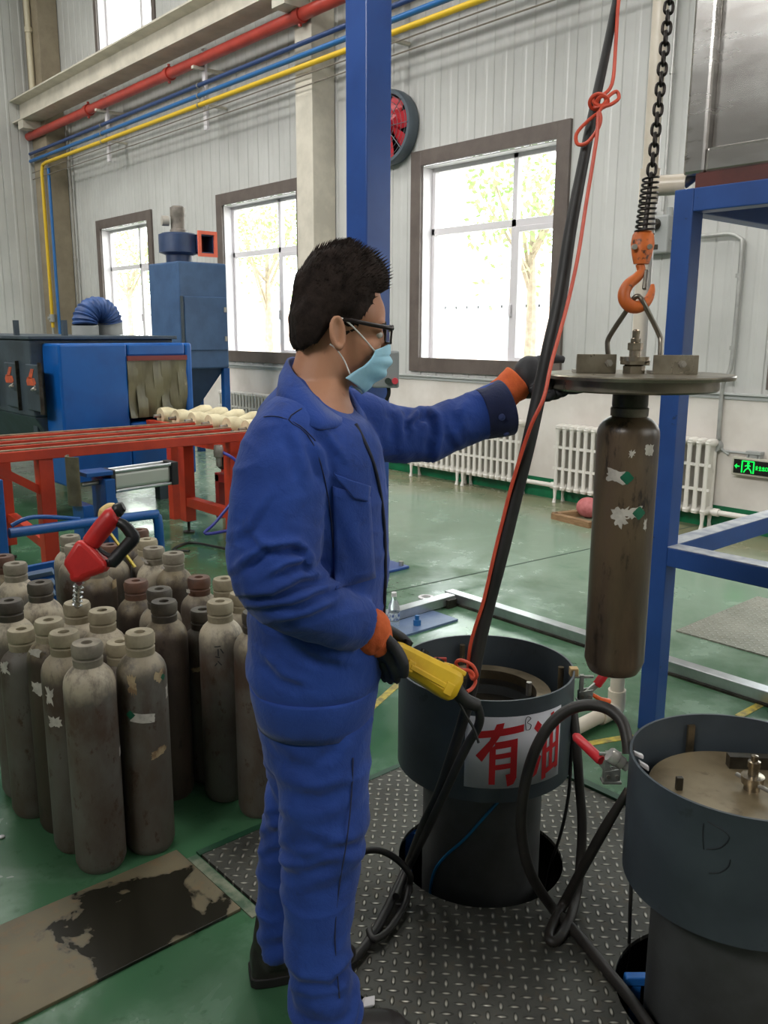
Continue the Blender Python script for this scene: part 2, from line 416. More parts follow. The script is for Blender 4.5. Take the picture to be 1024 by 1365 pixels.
def window(i, x, lower=True):
    z0, z1 = (WZ0, WZ1) if lower else (UZ0, UZ1); x1 = x+WW
    mb = MB(); frame_rect(mb, x-.01, x1+.01, z0-.01, z1+.01, .15 if lower else .09, YB-.035, YB+.02)
    root = struct(mb.build('window_%d' % i, BROWN_TRIM, bevel=.004, smooth=0))
    w = .15 if lower else .09
    a, b, c, d = x+w-.005, x1-w+.005, z0+w*.45, z1-w+.005
    mb = MB(); mb.box(a, a+.012, YB, YB+.2, c, d); mb.box(b-.012, b, YB, YB+.2, c, d); mb.box(a, b, YB, YB+.2, d-.012, d); mb.box(a, b, YB, YB+.2, c, c+.012)
    mb.build('reveal', PVC, root, smooth=0)
    y0, y1 = YB+.13, YB+.19
    mb = MB(); frame_rect(mb, a, b, c, d, .055, y0, y1)
    mx = a+(b-a)*.66; zt = c+(d-c)*.68
    mb.box(mx-.03, mx+.03, y0, y1, c, d); mb.box(a, b, y0, y1, zt-.035, zt+.035)
    mb.build('window_frame', PVC, root, bevel=.004, smooth=0)
    mb = MB(); frame_rect(mb, mx+.03, b-.05, c+.05, zt-.035, .05, y0-.015, y1-.02); mb.build('casement', PVC, root, bevel=.004, smooth=0)
    if lower:
        mb = MB(); mb.box(mx-.012, mx+.012, y0-.03, y0, c+.5, c+.62); mb.build('window_handle', PVC, root, bevel=.004)
    for p, q, r, s_ in ((a, mx, c, zt), (mx, b, c, zt), (a, mx, zt, d), (mx, b, zt, d)):
        mb = MB(); mb.box(p+.02, q-.02, YB+.155, YB+.161, r+.02, s_-.02); mb.build('pane', GLASS, root, smooth=0)
    return root
for i, x in enumerate(WINS): window(i+1, x)
for i, x in enumerate(UWINS): window(i+6, x, False)

# ---- building columns and the crane runway
def hcol(name, x, y, w, d, mat):
    mb = MB(); mb.box(x-w/2, x+w/2, y-d, y-d+.014, 0, ZC); mb.box(x-w/2, x+w/2, y-.014, y, 0, ZC); mb.box(x-.006, x+.006, y-d, y, 0, ZC)
    return struct(mb.build(name, mat, smooth=0))
mb = MB(); mb.box(-8.77, -8.45, 6.36, 6.69, 0, ZC); struct(mb.build('column_back', CREAM, bevel=.006, smooth=0))
mb = MB(); mb.box(-.72, -.4, 6.36, 6.69, 0, ZC); struct(mb.build('column_back', CREAM, bevel=.006, smooth=0))
mb = MB(); mb.box(-16.95, -16.3, 6.34, 6.69, 0, ZC); struct(mb.build('column_corner', BROWN_COL, bevel=.006, smooth=0))
mb = MB()
prof = [(-.17, 5.22), (-.17, 5.245), (-.02, 5.27), (-.02, 5.56), (-.19, 5.58), (-.19, 5.605), (.16, 5.605), (.16, 5.58), (.02, 5.56), (.02, 5.27), (.17, 5.245), (.17, 5.22)]
mb.prism([(-16.98, 6.18+y, z) for y, z in prof], (21.4, 0, 0))
mb.box(-16.98, 4.4, 6.16, 6.2, 5.605, 5.635)
o = mb.build('runway_beam', CREAM, smooth=0); tag(o, 'long cream steel crane runway beam along the back wall', 'beam')
for x in (-16.6, -8.6, -.56):
    mb = MB(); mb.box(x-.12, x+.12, 6.02, 6.36, 5.08, 5.22); struct(mb.build('beam_bracket', CREAM, smooth=0))
# ================================================================ wall services
YP = 6.28
def pipe_run(name, z, r, mat, label, x0=-16.96, x1=4.45, cat='pipe', y=YP, flanges=()):
    root = thing(name, label, cat, ((x0+x1)/2, y, z))
    mb = MB(); mb.cyl((x0, y, z), (x1, y, z), r, n=16); mb.build('pipe_body', mat, root)
    for fx in flanges:
        mb = MB(); mb.cyl((fx-.05, y, z), (fx+.05, y, z), r*1.28, n=20)
        for k in range(2):
            mb.cyl((fx, y, z-r*1.7 + k*r*3.1), (fx, y, z-r*1.3+k*r*3.1), r*.3, n=8)
        mb.build('coupling', mat, root)
    return root
pipe_run('fire_pipe', 5.03, .07, RED_PIPE, 'thick red pipe along the back wall under the cream beam', flanges=(-14.3, -11.6, -8.55, -5.6, -2.6, .4))
pipe_run('service_pipe', 4.735, .027, NAVY_PIPE, 'thin dark navy pipe just under the red pipe on the back wall')
pipe_run('service_pipe', 4.61, .03, BLUE_PIPE, 'thin mid-blue pipe between the navy pipe and the yellow pipe')
# the yellow pipe turns down in the corner
mb = MB(); mb.tube([(4.45, YP, 4.495), (-16.2, YP, 4.495), (-16.36, YP-.01, 4.47), (-16.4, YP-.02, 4.35), (-16.4, YP-.02, 1.62)], .03, 14)
root = thing('gas_pipe', 'yellow pipe along the back wall turning down in the left corner', 'pipe', (-16.4, YP, 1.5))
mb.build('pipe_body', YEL_PIPE, root)
mb = MB(); mb.cyl((-16.4, YP-.02, 1.72), (-16.4, YP-.02, 1.86), .055); mb.cyl((-16.4, YP-.02, 1.4), (-16.4, YP-.02, 1.62), .024); mb.cyl((-16.4, YP-.1, 1.79), (-16.4, YP-.02, 1.79), .03)
mb.build('valve', GREY_BOX, root)
for z, w in ((4.40, 'upper of the two thin grey wires below the yellow pipe'), (4.285, 'lower of the two thin grey wires below the yellow pipe')):
    mb = MB(); mb.cyl((-16.9, YP, z), (4.4, YP, z), .008, n=8)
    tag(mb.build('support_wire', M('galvanised_wire', (120, 112, 100), None, rough=.5, metal=.5)), w, 'wire')
mb = MB(); mb.cyl((-16.2, 6.305, 0), (-16.2, 6.305, 4.42), .028, n=14)
tag(mb.build('service_pipe', BLUE_PIPE), 'blue vertical pipe running down the corner column', 'pipe')
mb = MB(); mb.tube([(-16.02, 6.62, 0), (-16.02, 6.62, 5.2)], .024, 12); [mb.cyl((-16.02, 6.62, z), (-16.02, 6.62, z+.06), .034) for z in (1.6, 2.8, 4.0)]
tag(mb.build('conduit', M('dull_conduit', (140, 136, 128), None, rough=.5)), 'grey vertical conduit beside the corner column', 'conduit')
mb = MB(); mb.cyl((-16.6, 6.28, 5.64), (-16.6, 6.28, 8.5), .05, n=16); [mb.cyl((-16.6, 6.28, z), (-16.6, 6.28, z+.08), .065) for z in (6.7, 8.0)]
tag(mb.build('drain_pipe', M('beige_drain', (196, 186, 160), None, rough=.5)), 'beige drain pipe above the beam in the left corner', 'pipe')
# pipe hangers
for x, w in ((-13.85, 'white pipe hanger strip on the back wall, leftmost of three'), (-10.82, 'white pipe hanger strip above the middle window'), (-7.2, 'white pipe hanger strip just right of the blue column')):
    root = thing('pipe_hanger', w, 'bracket', (x, 6.5, 4.1), 'white pipe hangers on the back wall')
    mb = MB(); mb.box(x-.04, x+.04, 6.36, 6.4, 4.2, 5.2); mb.build('strip', PVC, root, bevel=.004, smooth=0)
    mb = MB(); mb.box(x-.03, x+.03, 6.2, 6.69, 4.93, 4.965); mb.box(x-.025, x+.025, 6.4, 6.69, 4.5, 4.53); mb.build('arm', CREAM, root, smooth=0)
    for z, r in ((4.735, .027), (4.61, .03), (4.495, .03)):
        mb = MB(); mb.lathe([(r+.004, -.015), (r+.008, -.015), (r+.008, .015), (r+.004, .015)], (x, YP, z), 16, (1, 0, 0)); mb.box(x-.01, x+.01, YP, 6.37, z-.005, z+.005); mb.build('clip', STEEL, root)
# loose cable hanging under the beam
mb = MB(); a = P(357, -6, 10.3); mb.tube([a, P(358, 4, 10.3), P(368, 9, 10.3), P(382, 8, 10.3), P(397, 0, 10.25), P(404, -10, 10.2)], .014, 8, sub=6)
tag(mb.build('power_cable', BLACK), 'black cable loop hanging below the cream beam', 'cable')
# ---- wall fan
c = Vector((-7.40, 6.62, 3.72)); root = thing('wall_fan', 'round exhaust fan with red blades on the back wall', 'fan', c)
ax = Vector((0, -1, 0)); R = .365
mb = MB(); mb.lathe([(R-.045, -.07), (R, -.07), (R+.012, -.03), (R+.012, .05), (R, .07), (R-.035, .07), (R-.045, .03)], c, 40, ax); mb.build('ring', M('fan_ring', (74, 84, 92), None, rough=.4), root)
mb = MB(); mb.lathe([(.001, -.06), (R-.03, -.06), (R-.03, -.065), (.001, -.065)], c, 40, ax); mb.build('backing', DARK, root)
FAN_RED = M('fan_blade_red', (190, 44, 54), None, rough=.4)
for k in range(7):
    a = 2*PI*k/7+.25; u = Vector((math.cos(a), 0, math.sin(a))); w = Vector((-math.sin(a), 0, math.cos(a)))
    mb = MB(); pr = []
    for r, hw in ((.05, .035), (.14, .06), (.24, .075), (.30, .07)):
        tw = .04*(1-r*1.5)
        pr.append([c+u*r+w*hw+ax*tw, c+u*r+w*hw+ax*(tw+.004), c+u*r-w*hw-ax*(tw-.004), c+u*r-w*hw-ax*tw])
    mb.rings(pr); mb.build('blade', FAN_RED, root, smooth=0)
mb = MB(); mb.lathe([(.001, .05), (.03, .05), (.05, .035), (.055, .0), (.055, -.05)], c, 20, ax); mb.build('hub', FAN_RED, root)
mb = MB()
for r in (.07, .13, .19, .25, .31): mb.loop([c+ax*.075+Vector((math.cos(a), 0, math.sin(a)))*r for a in [2*PI*i/12 for i in range(12)]], .003, 5, 3)
for k in range(8):
    a = 2*PI*k/8; u = Vector((math.cos(a), 0, math.sin(a))); mb.cyl(c+ax*.075+u*.03, c+ax*.075+u*(R-.02), .004, n=6)
mb.lathe([(.001, .08), (.03, .08), (.03, .072), (.001, .072)], c, 16, ax)
mb.build('guard', M('fan_guard', (88, 94, 100), None, rough=.4), root)

# ---- cast iron radiators
def radiator(x0, n, label, pitch=.0785):
    root = thing('radiator', label, 'radiator', (x0+n*pitch/2, 6.58, 0), 'white column radiators along the back wall')
    proto = None
    for i in range(n):
        x = x0+(i+.5)*pitch
        if proto is None:
            mb = MB()
            for dy in (-.055, .055):
                mb.tube([(x, 6.58+dy, .13), (x, 6.58+dy*.98, .2), (x, 6.58+dy, .4), (x, 6.58+dy*.98, .66), (x, 6.58+dy, .73)], [.026, .02, .019, .02, .026], 10)
            for z in (.15, .71): mb.ell((x, 6.58, z), Vector((.041, 0, 0)), Vector((0, .085, 0)), Vector((0, 0, .036)), 14, 8)
            mb.obox((x, 6.58, .43), Vector((.006, 0, 0)), Vector((0, .05, 0)), Vector((0, 0, .28)))
            for z in (.33, .53): mb.obox((x, 6.525, z), Vector((.04, 0, 0)), Vector((0, .008, 0)), Vector((0, 0, .012)))
            proto = mb.build('radiator_column', RADIATOR, root)
        else:
            c = proto.copy(); COL.objects.link(c); c.parent = root; c.location.x = (i)*pitch
    legs = (0, n-1) if n < 16 else (0, n//2-1, n//2, n-1)
    for i in legs:
        x = x0+(i+.5)*pitch
        for dy in (-.06, .06): mb = MB(); mb.tube([(x, 6.58+dy, .15), (x, 6.58+dy, .05), (x, 6.58+dy*1.15, 0.0)], [.02, .013, .02], 10); mb.build('leg', RADIATOR, root)
    return root
radiator(-6.95, 20, 'white column radiator under the window, beneath the outstretched arm')
radiator(-4.97, 20, 'white column radiator behind the hanging cylinder')
radiator(-11.0, 18, 'white column radiator right of the blue filter tower')
for x0, x1, lb in ((-5.42, -4.93, 'short white heating pipe joining the two right radiators'), (-3.42, -.4, 'white heating pipe running right from the rightmost radiator'), (-9.6, -6.93, 'white heating pipe behind the worker, left of the radiators')):
    mb = MB(); mb.cyl((x0, 6.58, .15), (x1, 6.58, .15), .022, n=14); [mb.cyl((x, 6.58, .15), (x+.05, 6.58, .15), .032, n=14) for x in (x0+.04, x1-.09)]
    tag(mb.build('heating_pipe', RADIATOR), lb, 'pipe')

# ---- exit sign with its conduit
EX = Vector((-3.11, 6.655, .545)); root = thing('exit_sign', 'green lit running-man exit sign with arrow, low on the back wall', 'sign', EX-Vector((0, 0, .075)))
mb = MB(); mb.box(EX.x-.165, EX.x+.165, 6.61, 6.67, EX.z-.072, EX.z+.072); mb.build('housing', M('sign_housing', (176, 172, 158), None, rough=.4), root, bevel=.006, smooth=0)
mb = MB(); mb.box(EX.x-.145, EX.x+.145, 6.604, 6.6105, EX.z-.055, EX.z+.055); mb.build('sign_face', M('sign_face', (24, 20, 18), None, rough=.3), root, smooth=0)
mb = MB(); mb.box(EX.x-.06, EX.x+.06, 6.61, 6.69, EX.z+.10, EX.z+.125); mb.box(EX.x-.055, EX.x-.04, 6.62, 6.68, EX.z+.07, EX.z+.10); mb.box(EX.x+.04, EX.x+.055, 6.62, 6.68, EX.z+.07, EX.z+.10); mb.box(EX.x-.035, EX.x+.035, 6.62, 6.69, EX.z+.07, EX.z+.1); mb.build('hanger', GREY_BOX, root, bevel=.003, smooth=0)
EXG = emit('exit_green', (20, 240, 80), 1.6)
def glyph(name, polys, w=1):
    mb = MB()
    for pts in polys: mb.prism([(EX.x+x, 6.6035, EX.z+z) for x, z in pts], (0, -.0012, 0))
    mb.build(name, EXG, root, smooth=0)
def seg(x0, z0, x1, z1, w):
    d = Vector((x1-x0, z1-z0)); d.normalize(); n = Vector((-d.y, d.x))*w/2
    return [(x0+n.x, z0+n.y), (x1+n.x, z1+n.y), (x1-n.x, z1-n.y), (x0-n.x, z0-n.y)]
glyph('arrow', [[(-.137, .0), (-.117, .02), (-.117, -.02)], seg(-.118, 0, -.095, 0, .009)])
disc = [(-.025+.010*math.cos(i*PI/6), .031+.010*math.sin(i*PI/6)) for i in range(12)]
glyph('running_figure', [seg(-.075, -.046, -.075, .048, .01), seg(-.075, .046, .022, .046, .008), seg(.02, -.046, .02, .046, .01), disc,
       seg(-.03, .02, -.022, -.008, .014), seg(-.024, -.006, -.045, -.022, .009), seg(-.045, -.022, -.058, -.044, .009), seg(-.022, -.006, -.004, -.022, .009), seg(-.004, -.022, .006, -.046, .009),
       seg(-.03, .016, -.052, .006, .008), seg(-.028, .016, -.006, .01, .008)])
def cjk(ox, strokes): return [seg(ox+a*.011, b*.014, ox+c*.011, d*.014, .0035) for a, b, c, d in strokes]
glyph('lettering', cjk(.045, [(0, 1.3, 0, .9), (-.9, .8, .9, .8), (-.9, .1, .9, .1), (-.2, .6, -.6, -.8), (.4, .1, -.7, -1.1), (-.3, -.3, .7, -1.1)])
      + cjk(.071, [(0, 1.2, -.9, .3), (0, 1.2, .9, .3), (-.6, .1, .6, .1), (-.5, -.45, .5, -.45), (-.9, -1.1, .9, -1.1), (0, .2, 0, -1.1)])
      + cjk(.097, [(0, 1.2, 0, -1), (-.6, .9, -.6, .1), (.6, .9, .6, .1), (-.6, .1, .6, .1), (-.9, -.2, -.9, -1), (.9, -.2, .9, -1), (-.9, -1, .9, -1)])
      + cjk(.123, [(-.7, .9, .7, .9), (-.7, -.9, .7, -.9), (-.7, .9, -.7, -.9), (.7, .9, .7, -.9)]))
CONDUIT = M('galvanised_conduit', (168, 168, 164), (150, 150, 146), 6, .4, .4)
mb = MB(); mb.tube([(-3.33, 6.66, .62), (-3.42, 6.66, .68), (-3.42, 6.66, .76)], .012, 10, sub=4); mb.cyl((-3.44, 6.69, .68), (-3.44, 6.62, .68), .05, n=18); mb.tube([(-3.17, 6.66, .645), (-3.36, 6.66, .645)], .01, 8)
tag(mb.build('junction_box', GREY_BOX), 'round grey junction box left of the green exit sign', 'junction box')
mb = MB(); mb.tube([(-3.42, 6.64, .74), (-3.42, 6.64, 1.15), (-3.38, 6.63, 1.25), (-3.36, 6.64, 1.42), (-3.36, 6.64, 2.2), (-3.38, 6.64, 2.29), (-3.47, 6.64, 2.33), (-3.62, 6.64, 2.33), (-3.98, 6.64, 2.33)], .017, 12, sub=5)
for z in (1.2, 1.45, 2.0): mb.cyl((-3.365, 6.64, z), (-3.365, 6.64, z+.03), .024)
tag(mb.build('conduit', CONDUIT), 'bent galvanised conduit from the exit sign up to the grey switch', 'conduit')
SWX = -4.08
root = thing('isolator_switch', 'grey isolator switch box on the back wall, behind the blue frame post', 'switch', (SWX, 6.65, 2.15))
mb = MB(); mb.box(SWX-.11, SWX+.11, 6.58, 6.69, 2.22, 2.52); mb.build('box', GREY_BOX, root, bevel=.015, smooth=0)
mb = MB(); mb.cyl((SWX, 6.58, 2.45), (SWX, 6.54, 2.45), .045); mb.obox((SWX, 6.535, 2.45), Vector((.012, 0, .02)), Vector((0, .01, 0)), Vector((-.02, 0, .012))*1.8); mb.build('knob', DARK_STEEL, root)
mb = MB()
for dx in (-.08, .08): mb.cyl((SWX+dx, 6.64, 2.5), (SWX+dx, 6.64, 2.58), .025)
mb.build('lug', GREY_BOX, root)
mb = MB(); mb.box(SWX-.06, SWX+.03, 6.577, 6.581, 2.25, 2.29); mb.build('name_plate', DARK_STEEL, root, smooth=0)
mb = MB(); mb.cyl((SWX+.01, 6.65, 2.56), (SWX+.01, 6.65, 8.5), .014, n=10); mb.cyl((SWX+.01, 6.65, 3.6), (SWX+.01, 6.65, 3.65), .022)
tag(mb.build('conduit', CONDUIT), 'straight thin conduit rising from the grey isolator switch', 'conduit')

# ================================================================ outdoors
OUT = M('pale_concrete_ground', (196, 190, 180), (180, 176, 166), .6, .9)
mb = MB(); mb.box(-60, 30, 7.2, 60, -.3, -.15); struct(mb.build('ground_outside', OUT, smooth=0))
mb = MB(); mb.box(-48, 14, 24, 30, -.15, 3.4)
root = mb.build('building', M('pink_brick', (226, 200, 186), (216, 188, 174), .8, .9), smooth=0); tag(root, 'low pinkish building seen through the windows', 'building')
for i in range(12):
    x = -46+i*5; mb = MB(); mb.box(x, x+1.6, 23.96, 24.02, 1.0, 2.6); mb.build('window', M('far_glass', (170, 178, 186), None, rough=.2), root, smooth=0)
FENCE = M('white_fence', (210, 210, 214), None, rough=.6)
mb = MB(); [mb.box(-40, 12, 15.0, 15.04, z, z+.06) for z in (.3, 2.1)]
for i in range(150): mb.box(-40+i*.35, -40+i*.35+.04, 15.0, 15.03, -.15, 2.4)
tag(mb.build('railing_fence', FENCE, smooth=0), 'white railing fence outside the windows', 'fence')
LEAF = M('leaf_green', (150, 196, 110), (170, 208, 128), 3, .6); BARK = M('bark', (176, 160, 140), (150, 134, 116), 8, .9)
def tree(x, y, h, seed, label):
    rnd = random.Random(seed); root = thing('tree', label, 'tree', (x, y, -.15))
    mb = MB(); mb.tube([(x, y, -.15), (x+.05, y, h*.3), (x-.05, y+.05, h*.62)], [.14, .1, .05], 8)
    for k in range(6):
        a = rnd.uniform(0, 6.28); mb.tube([(x, y, h*rnd.uniform(.35, .55)), (x+math.cos(a)*.8, y+math.sin(a)*.8, h*rnd.uniform(.65, .85))], [.05, .02], 6)
    mb.build('trunk', BARK, root)
    mb = MB()
    for k in range(900):
        a = rnd.uniform(0, 6.28); q = rnd.random()**.5; zz = rnd.gauss(0, .45); p = Vector((x+math.cos(a)*q*1.3, y+math.sin(a)*q*1.3, h*.72+zz*h*.25))
        d = Vector((rnd.gauss(0, 1), rnd.gauss(0, 1), rnd.gauss(0, 1))).normalized(); e = d.orthogonal().normalized()
        mb.add([p-d*.08, p+e*.04, p+d*.08, p-e*.04], [(0, 1, 2, 3)])
    mb.build('foliage', LEAF, root, smooth=0)
tree(-19.6, 13.2, 5.6, 1, 'small light-green tree outside the middle window')
tree(-10.6, 13.0, 5.6, 2, 'small light-green tree outside the right window')
tree(-28.0, 13.3, 5.6, 3, 'small light-green tree outside the leftmost window')
# ================================================================ blasting machine, tower, roller table
V = Vector
root = thing('blasting_machine', 'blue and slate blasting machine with strip curtain, behind the red rack', 'machine', (-8.6, 3.2, 0))
mb = MB(); mb.box(-12.4, -7.35, 2.6, 3.9, .86, 1.50); mb.prism([(-12.4, 2.6, .86), (-12.4, 3.9, .86), (-12.4, 3.6, .35), (-12.4, 2.9, .35)], (5.05, 0, 0))
mb.build('cabinet', SLATE, root, bevel=.012, smooth=0)
mb = MB(); mb.box(-12.42, -7.3, 2.58, 3.92, 1.5, 1.53); mb.build('roof', SLATE, root, bevel=.006, smooth=0)
HOOD = M('hood_blue_paint', (16, 92, 172), (14, 80, 154), 2, .3)
mb = MB()
mb.box(-7.36, -7.0, 2.70, 3.285, .30, 1.47); mb.box(-7.36, -7.0, 3.83, 3.90, .30, 1.47); mb.box(-7.36, -7.0, 3.285, 3.83, 1.36, 1.47); mb.box(-7.36, -7.0, 3.285, 3.83, .3, .80)
mb.build('front_hood', HOOD, root, bevel=.02, smooth=0)
mb = MB(); mb.box(-7.02, -6.985, 3.28, 3.84, 1.325, 1.365); mb.build('curtain_rail', M('dark_red_rail', (120, 50, 48), None, rough=.5), root, smooth=0)
CUR = M('olive_strip_curtain', (112, 108, 84), (86, 82, 62), 9, .3, c3=(150, 144, 118), sc3=14, lo3=.62, hi3=.72, stretch=(1, 1, .25))
for k in range(7):
    y = 3.285+.545*k/7; pr = []
    for i in range(9):
        z = 1.34-.50*i/8; w = .0+.02*math.sin(i*.9+k*1.7)*(i/8); tw = .018*math.sin(k*2.1+1)*(i/8)
        pr.append([V((-7.0+w+tw, y-.006, z)), V((-7.0+w-tw, y+.088, z)), V((-7.006+w-tw, y+.088, z)), V((-7.006+w+tw, y-.006, z))])
    mb = MB(); mb.rings(pr); mb.build('curtain_strip', CUR, root, smooth=60)
ORM = M('orange_mark_paint', (212, 92, 52), (170, 80, 56), 20, .6)
for x in (-7.16, -7.68, -8.25):
    mb = MB(); mb.box(x-.26, x+.02, 2.575, 2.6, .92, 1.30)
    d = mb.build('door', SLATE, root, bevel=.008, smooth=0)
    mb = MB(); mb.box(x+.03, x+.045, 2.57, 2.6, .9, 1.32); mb.build('hinge_bar', DARK_STEEL, d, smooth=0)
    mb = MB(); mb.prism([(x-.25, 2.574, 1.16), (x-.22, 2.574, 1.195), (x-.06, 2.574, 1.19), (x-.03, 2.574, 1.15), (x-.07, 2.574, 1.13), (x-.23, 2.574, 1.125)], (0, -.002, 0)); mb.prism([(x-.20, 2.574, 1.185), (x-.13, 2.574, 1.265), (x-.06, 2.574, 1.265), (x-.12, 2.574, 1.185)], (0, -.002, 0))
    mb.build('painted_mark', ORM, d, smooth=0)
    mb = MB(); mb.tube([(x-.05, 2.575, 1.12), (x-.04, 2.54, 1.10), (x+.06, 2.53, 1.11)], [.012, .012, .01], 8); mb.build('latch', STEEL, d)
for x in (-12.2, -9.8, -7.5):
    for y in (2.7, 3.8): mb = MB(); mb.box(x-.05, x+.05, y-.05, y+.05, 0, .9); mb.build('leg', SLATE, root, smooth=0)
for x, y in ((-7.4, 2.92), (-7.98, 2.72)): mb = MB(); mb.box(x-.02, x+.02, y-.02, y+.02, 1.53, 1.66); mb.build('lifting_lug', SLATE, root, smooth=0)
# ribbed hose elbow
root = thing('duct_hose', 'ribbed blue duct hose elbow on top of the slate machine', 'hose', (-8.25, 3.6, 1.53))
mb = MB(); path = []; rad = []
for i in range(41):
    t = i/40; a = PI*t*.95
    path.append(V((-8.3-.05*t, 3.62-.14*math.cos(a), 1.63+.15*math.sin(a)))); rad.append(.115+.008*math.sin(i*2.4))
mb.tube(path, rad, 20); mb.build('hose_body', M('blue_hose', (52, 84, 140), (40, 64, 110), 8, .5), root)
mb = MB(); mb.cyl((-8.3, 3.48, 1.532), (-8.3, 3.48, 1.62), .125); mb.cyl((-8.36, 3.76, 1.532), (-8.36, 3.76, 1.66), .12); mb.build('collar', GREY_BOX, root)

# dust filter tower
root = thing('filter_tower', 'tall dull-blue filter tower with access panel between the left windows', 'dust collector', (-9.85, 5.48, 0))
mb = MB(); mb.box(-10.25, -9.5, 5.15, 5.81, 1.12, 2.38); mb.build('housing', BLUE_DULL, root, bevel=.02, smooth=0)
mb = MB(); mb.box(-9.5, -9.478, 5.20, 5.79, 1.34, 1.98); d = mb.build('access_panel', BLUE_DULL, root, bevel=.012, smooth=0)
mb = MB(); [mb.box(-9.48, -9.46, 5.74, 5.77, z, z+.06) for z in (1.45, 1.8)]; mb.build('latch', STEEL, d, smooth=0)
mb = MB(); mb.box(-9.49, -9.466, 5.155, 5.185, 1.34, 1.98); mb.build('panel_hinge', SLATE, root, smooth=0)
mb = MB()
t0 = [(-10.2, 5.19), (-9.55, 5.19), (-9.55, 5.77), (-10.2, 5.77)]; b0 = [(-10.0, 5.2), (-9.75, 5.2), (-9.75, 5.42), (-10.0, 5.42)]
mb.rings([[V((x, y, .55)) for x, y in b0], [V((x, y, 1.12)) for x, y in t0]]); mb.build('hopper', M('hopper_blue', (40, 62, 92), (34, 54, 82), 4, .5), root, smooth=0)
for x in (-10.21, -9.54):
    for y in (5.19, 5.77): mb = MB(); mb.box(x-.04, x+.04, y-.04, y+.04, 0, 1.12); mb.build('leg', BLUE, root, smooth=0)
# blower on the tower
c = V((-9.95, 5.42, 2.38)); root = thing('blower', 'dark blue blower drum with grey motor on top of the filter tower', 'blower', c)
DRUM = M('blower_drum', (50, 68, 100), (42, 58, 88), 4, .4)
mb = MB(); mb.lathe([(.16, 0), (.16, .10), (.24, .13), (.24, .34), (.20, .36), (.001, .36)], c, 32); mb.build('drum', DRUM, root)
mb = MB(); mb.lathe([(.10, .36), (.10, .40), (.085, .41), (.085, .55), (.09, .56), (.09, .66), (.06, .68), (.001, .68)], c, 24); m_ = mb.build('motor', M('motor_grey', (136, 128, 118), (110, 104, 96), 10, .5), root)
mb = MB(); e = HR*-.10 - HF*.05; mb.cyl(c+e+V((0, 0, .5)), c+e*1.75+V((0, 0, .5)), .06, n=18); mb.build('terminal_box', M('motor_box', (170, 164, 154), None, rough=.4), m_)
mb = MB(); x0 = c.x; y0 = c.y
mb.box(x0+.05, x0+.30, y0+.12, y0+.14, 2.5, 2.72); mb.box(x0+.05, x0+.30, y0+.30, y0+.32, 2.5, 2.72); mb.box(x0+.05, x0+.30, y0+.12, y0+.32, 2.5, 2.515); mb.box(x0+.05, x0+.30, y0+.12, y0+.32, 2.705, 2.72)
mb.build('outlet_duct', DRUM, root, smooth=0)
mb = MB(); fx0, fx1 = x0+.30, x0+.325
for a, b, z0, z1 in ((.09, .13, 2.46, 2.76), (.31, .35, 2.46, 2.76), (.13, .31, 2.46, 2.50), (.13, .31, 2.72, 2.76)): mb.box(fx0, fx1, y0+a, y0+b, z0, z1)
mb.build('outlet_flange', M('outlet_orange', (230, 110, 84), None, rough=.5), root, smooth=0)
mb = MB(); mb.box(x0+.06, x0+.07, y0+.14, y0+.30, 2.515, 2.705); mb.build('outlet_throat', M('outlet_inside', (120, 20, 16), None, rough=.6), root, smooth=0)

# red rack with sloping rails
root = thing('red_rack', 'low orange-red rack with long parallel top rails, in front of the blue hood', 'rack', (-5.75, 2.5, 0))
for k, x in enumerate((-5.35, -5.62, -5.89, -6.16)):
    mb = MB(); mb.box(x-.035, x+.035, 1.25, 3.42, .80, .862)
    r_ = mb.build('rail', RED_PAINT, root, bevel=.004, smooth=0)
    mb = MB(); mb.box(x-.022, x+.022, 1.25, 3.42, .862, .870); mb.build('wear_strip', M('worn_strip', (150, 130, 104), (120, 100, 78), 20, .5, .3), r_, smooth=0)
mb = MB()
for y in (1.55, 3.28): mb.box(-6.2, -5.32, y-.04, y+.04, .72, .80)
mb.build('cross_member', RED_PAINT, root, smooth=0)
for x, y in ((-5.37, 1.93), (-5.37, 3.28), (-6.16, 1.93), (-6.05, 3.28)):
    mb = MB(); mb.box(x-.045, x+.045, y-.045, y+.045, .10, .80); l_ = mb.build('leg', RED_PAINT, root, bevel=.005, smooth=0)
    mb = MB(); mb.cyl((x, y, .012), (x, y, .12), .012, n=10); mb.cyl((x, y, 0), (x, y, .014), .045, n=16); mb.build('levelling_foot', DARK_STEEL, l_)
mb = MB(); mb.beam((-6.1, 3.28, .26), (-5.37, 3.28, .26), .07, .07); mb.build('stretcher', RED_PAINT, root, smooth=0)
mb = MB(); mb.beam((-6.1, 1.95, .3), (-5.37, 1.95, .22), .06, .06); mb.build('stretcher', RED_PAINT, root, smooth=0)
mb = MB(); mb.beam((-5.37, 1.62, .78), (-5.37, 1.9, .60), .04, .05); mb.build('brace', RED_PAINT, root, smooth=0)
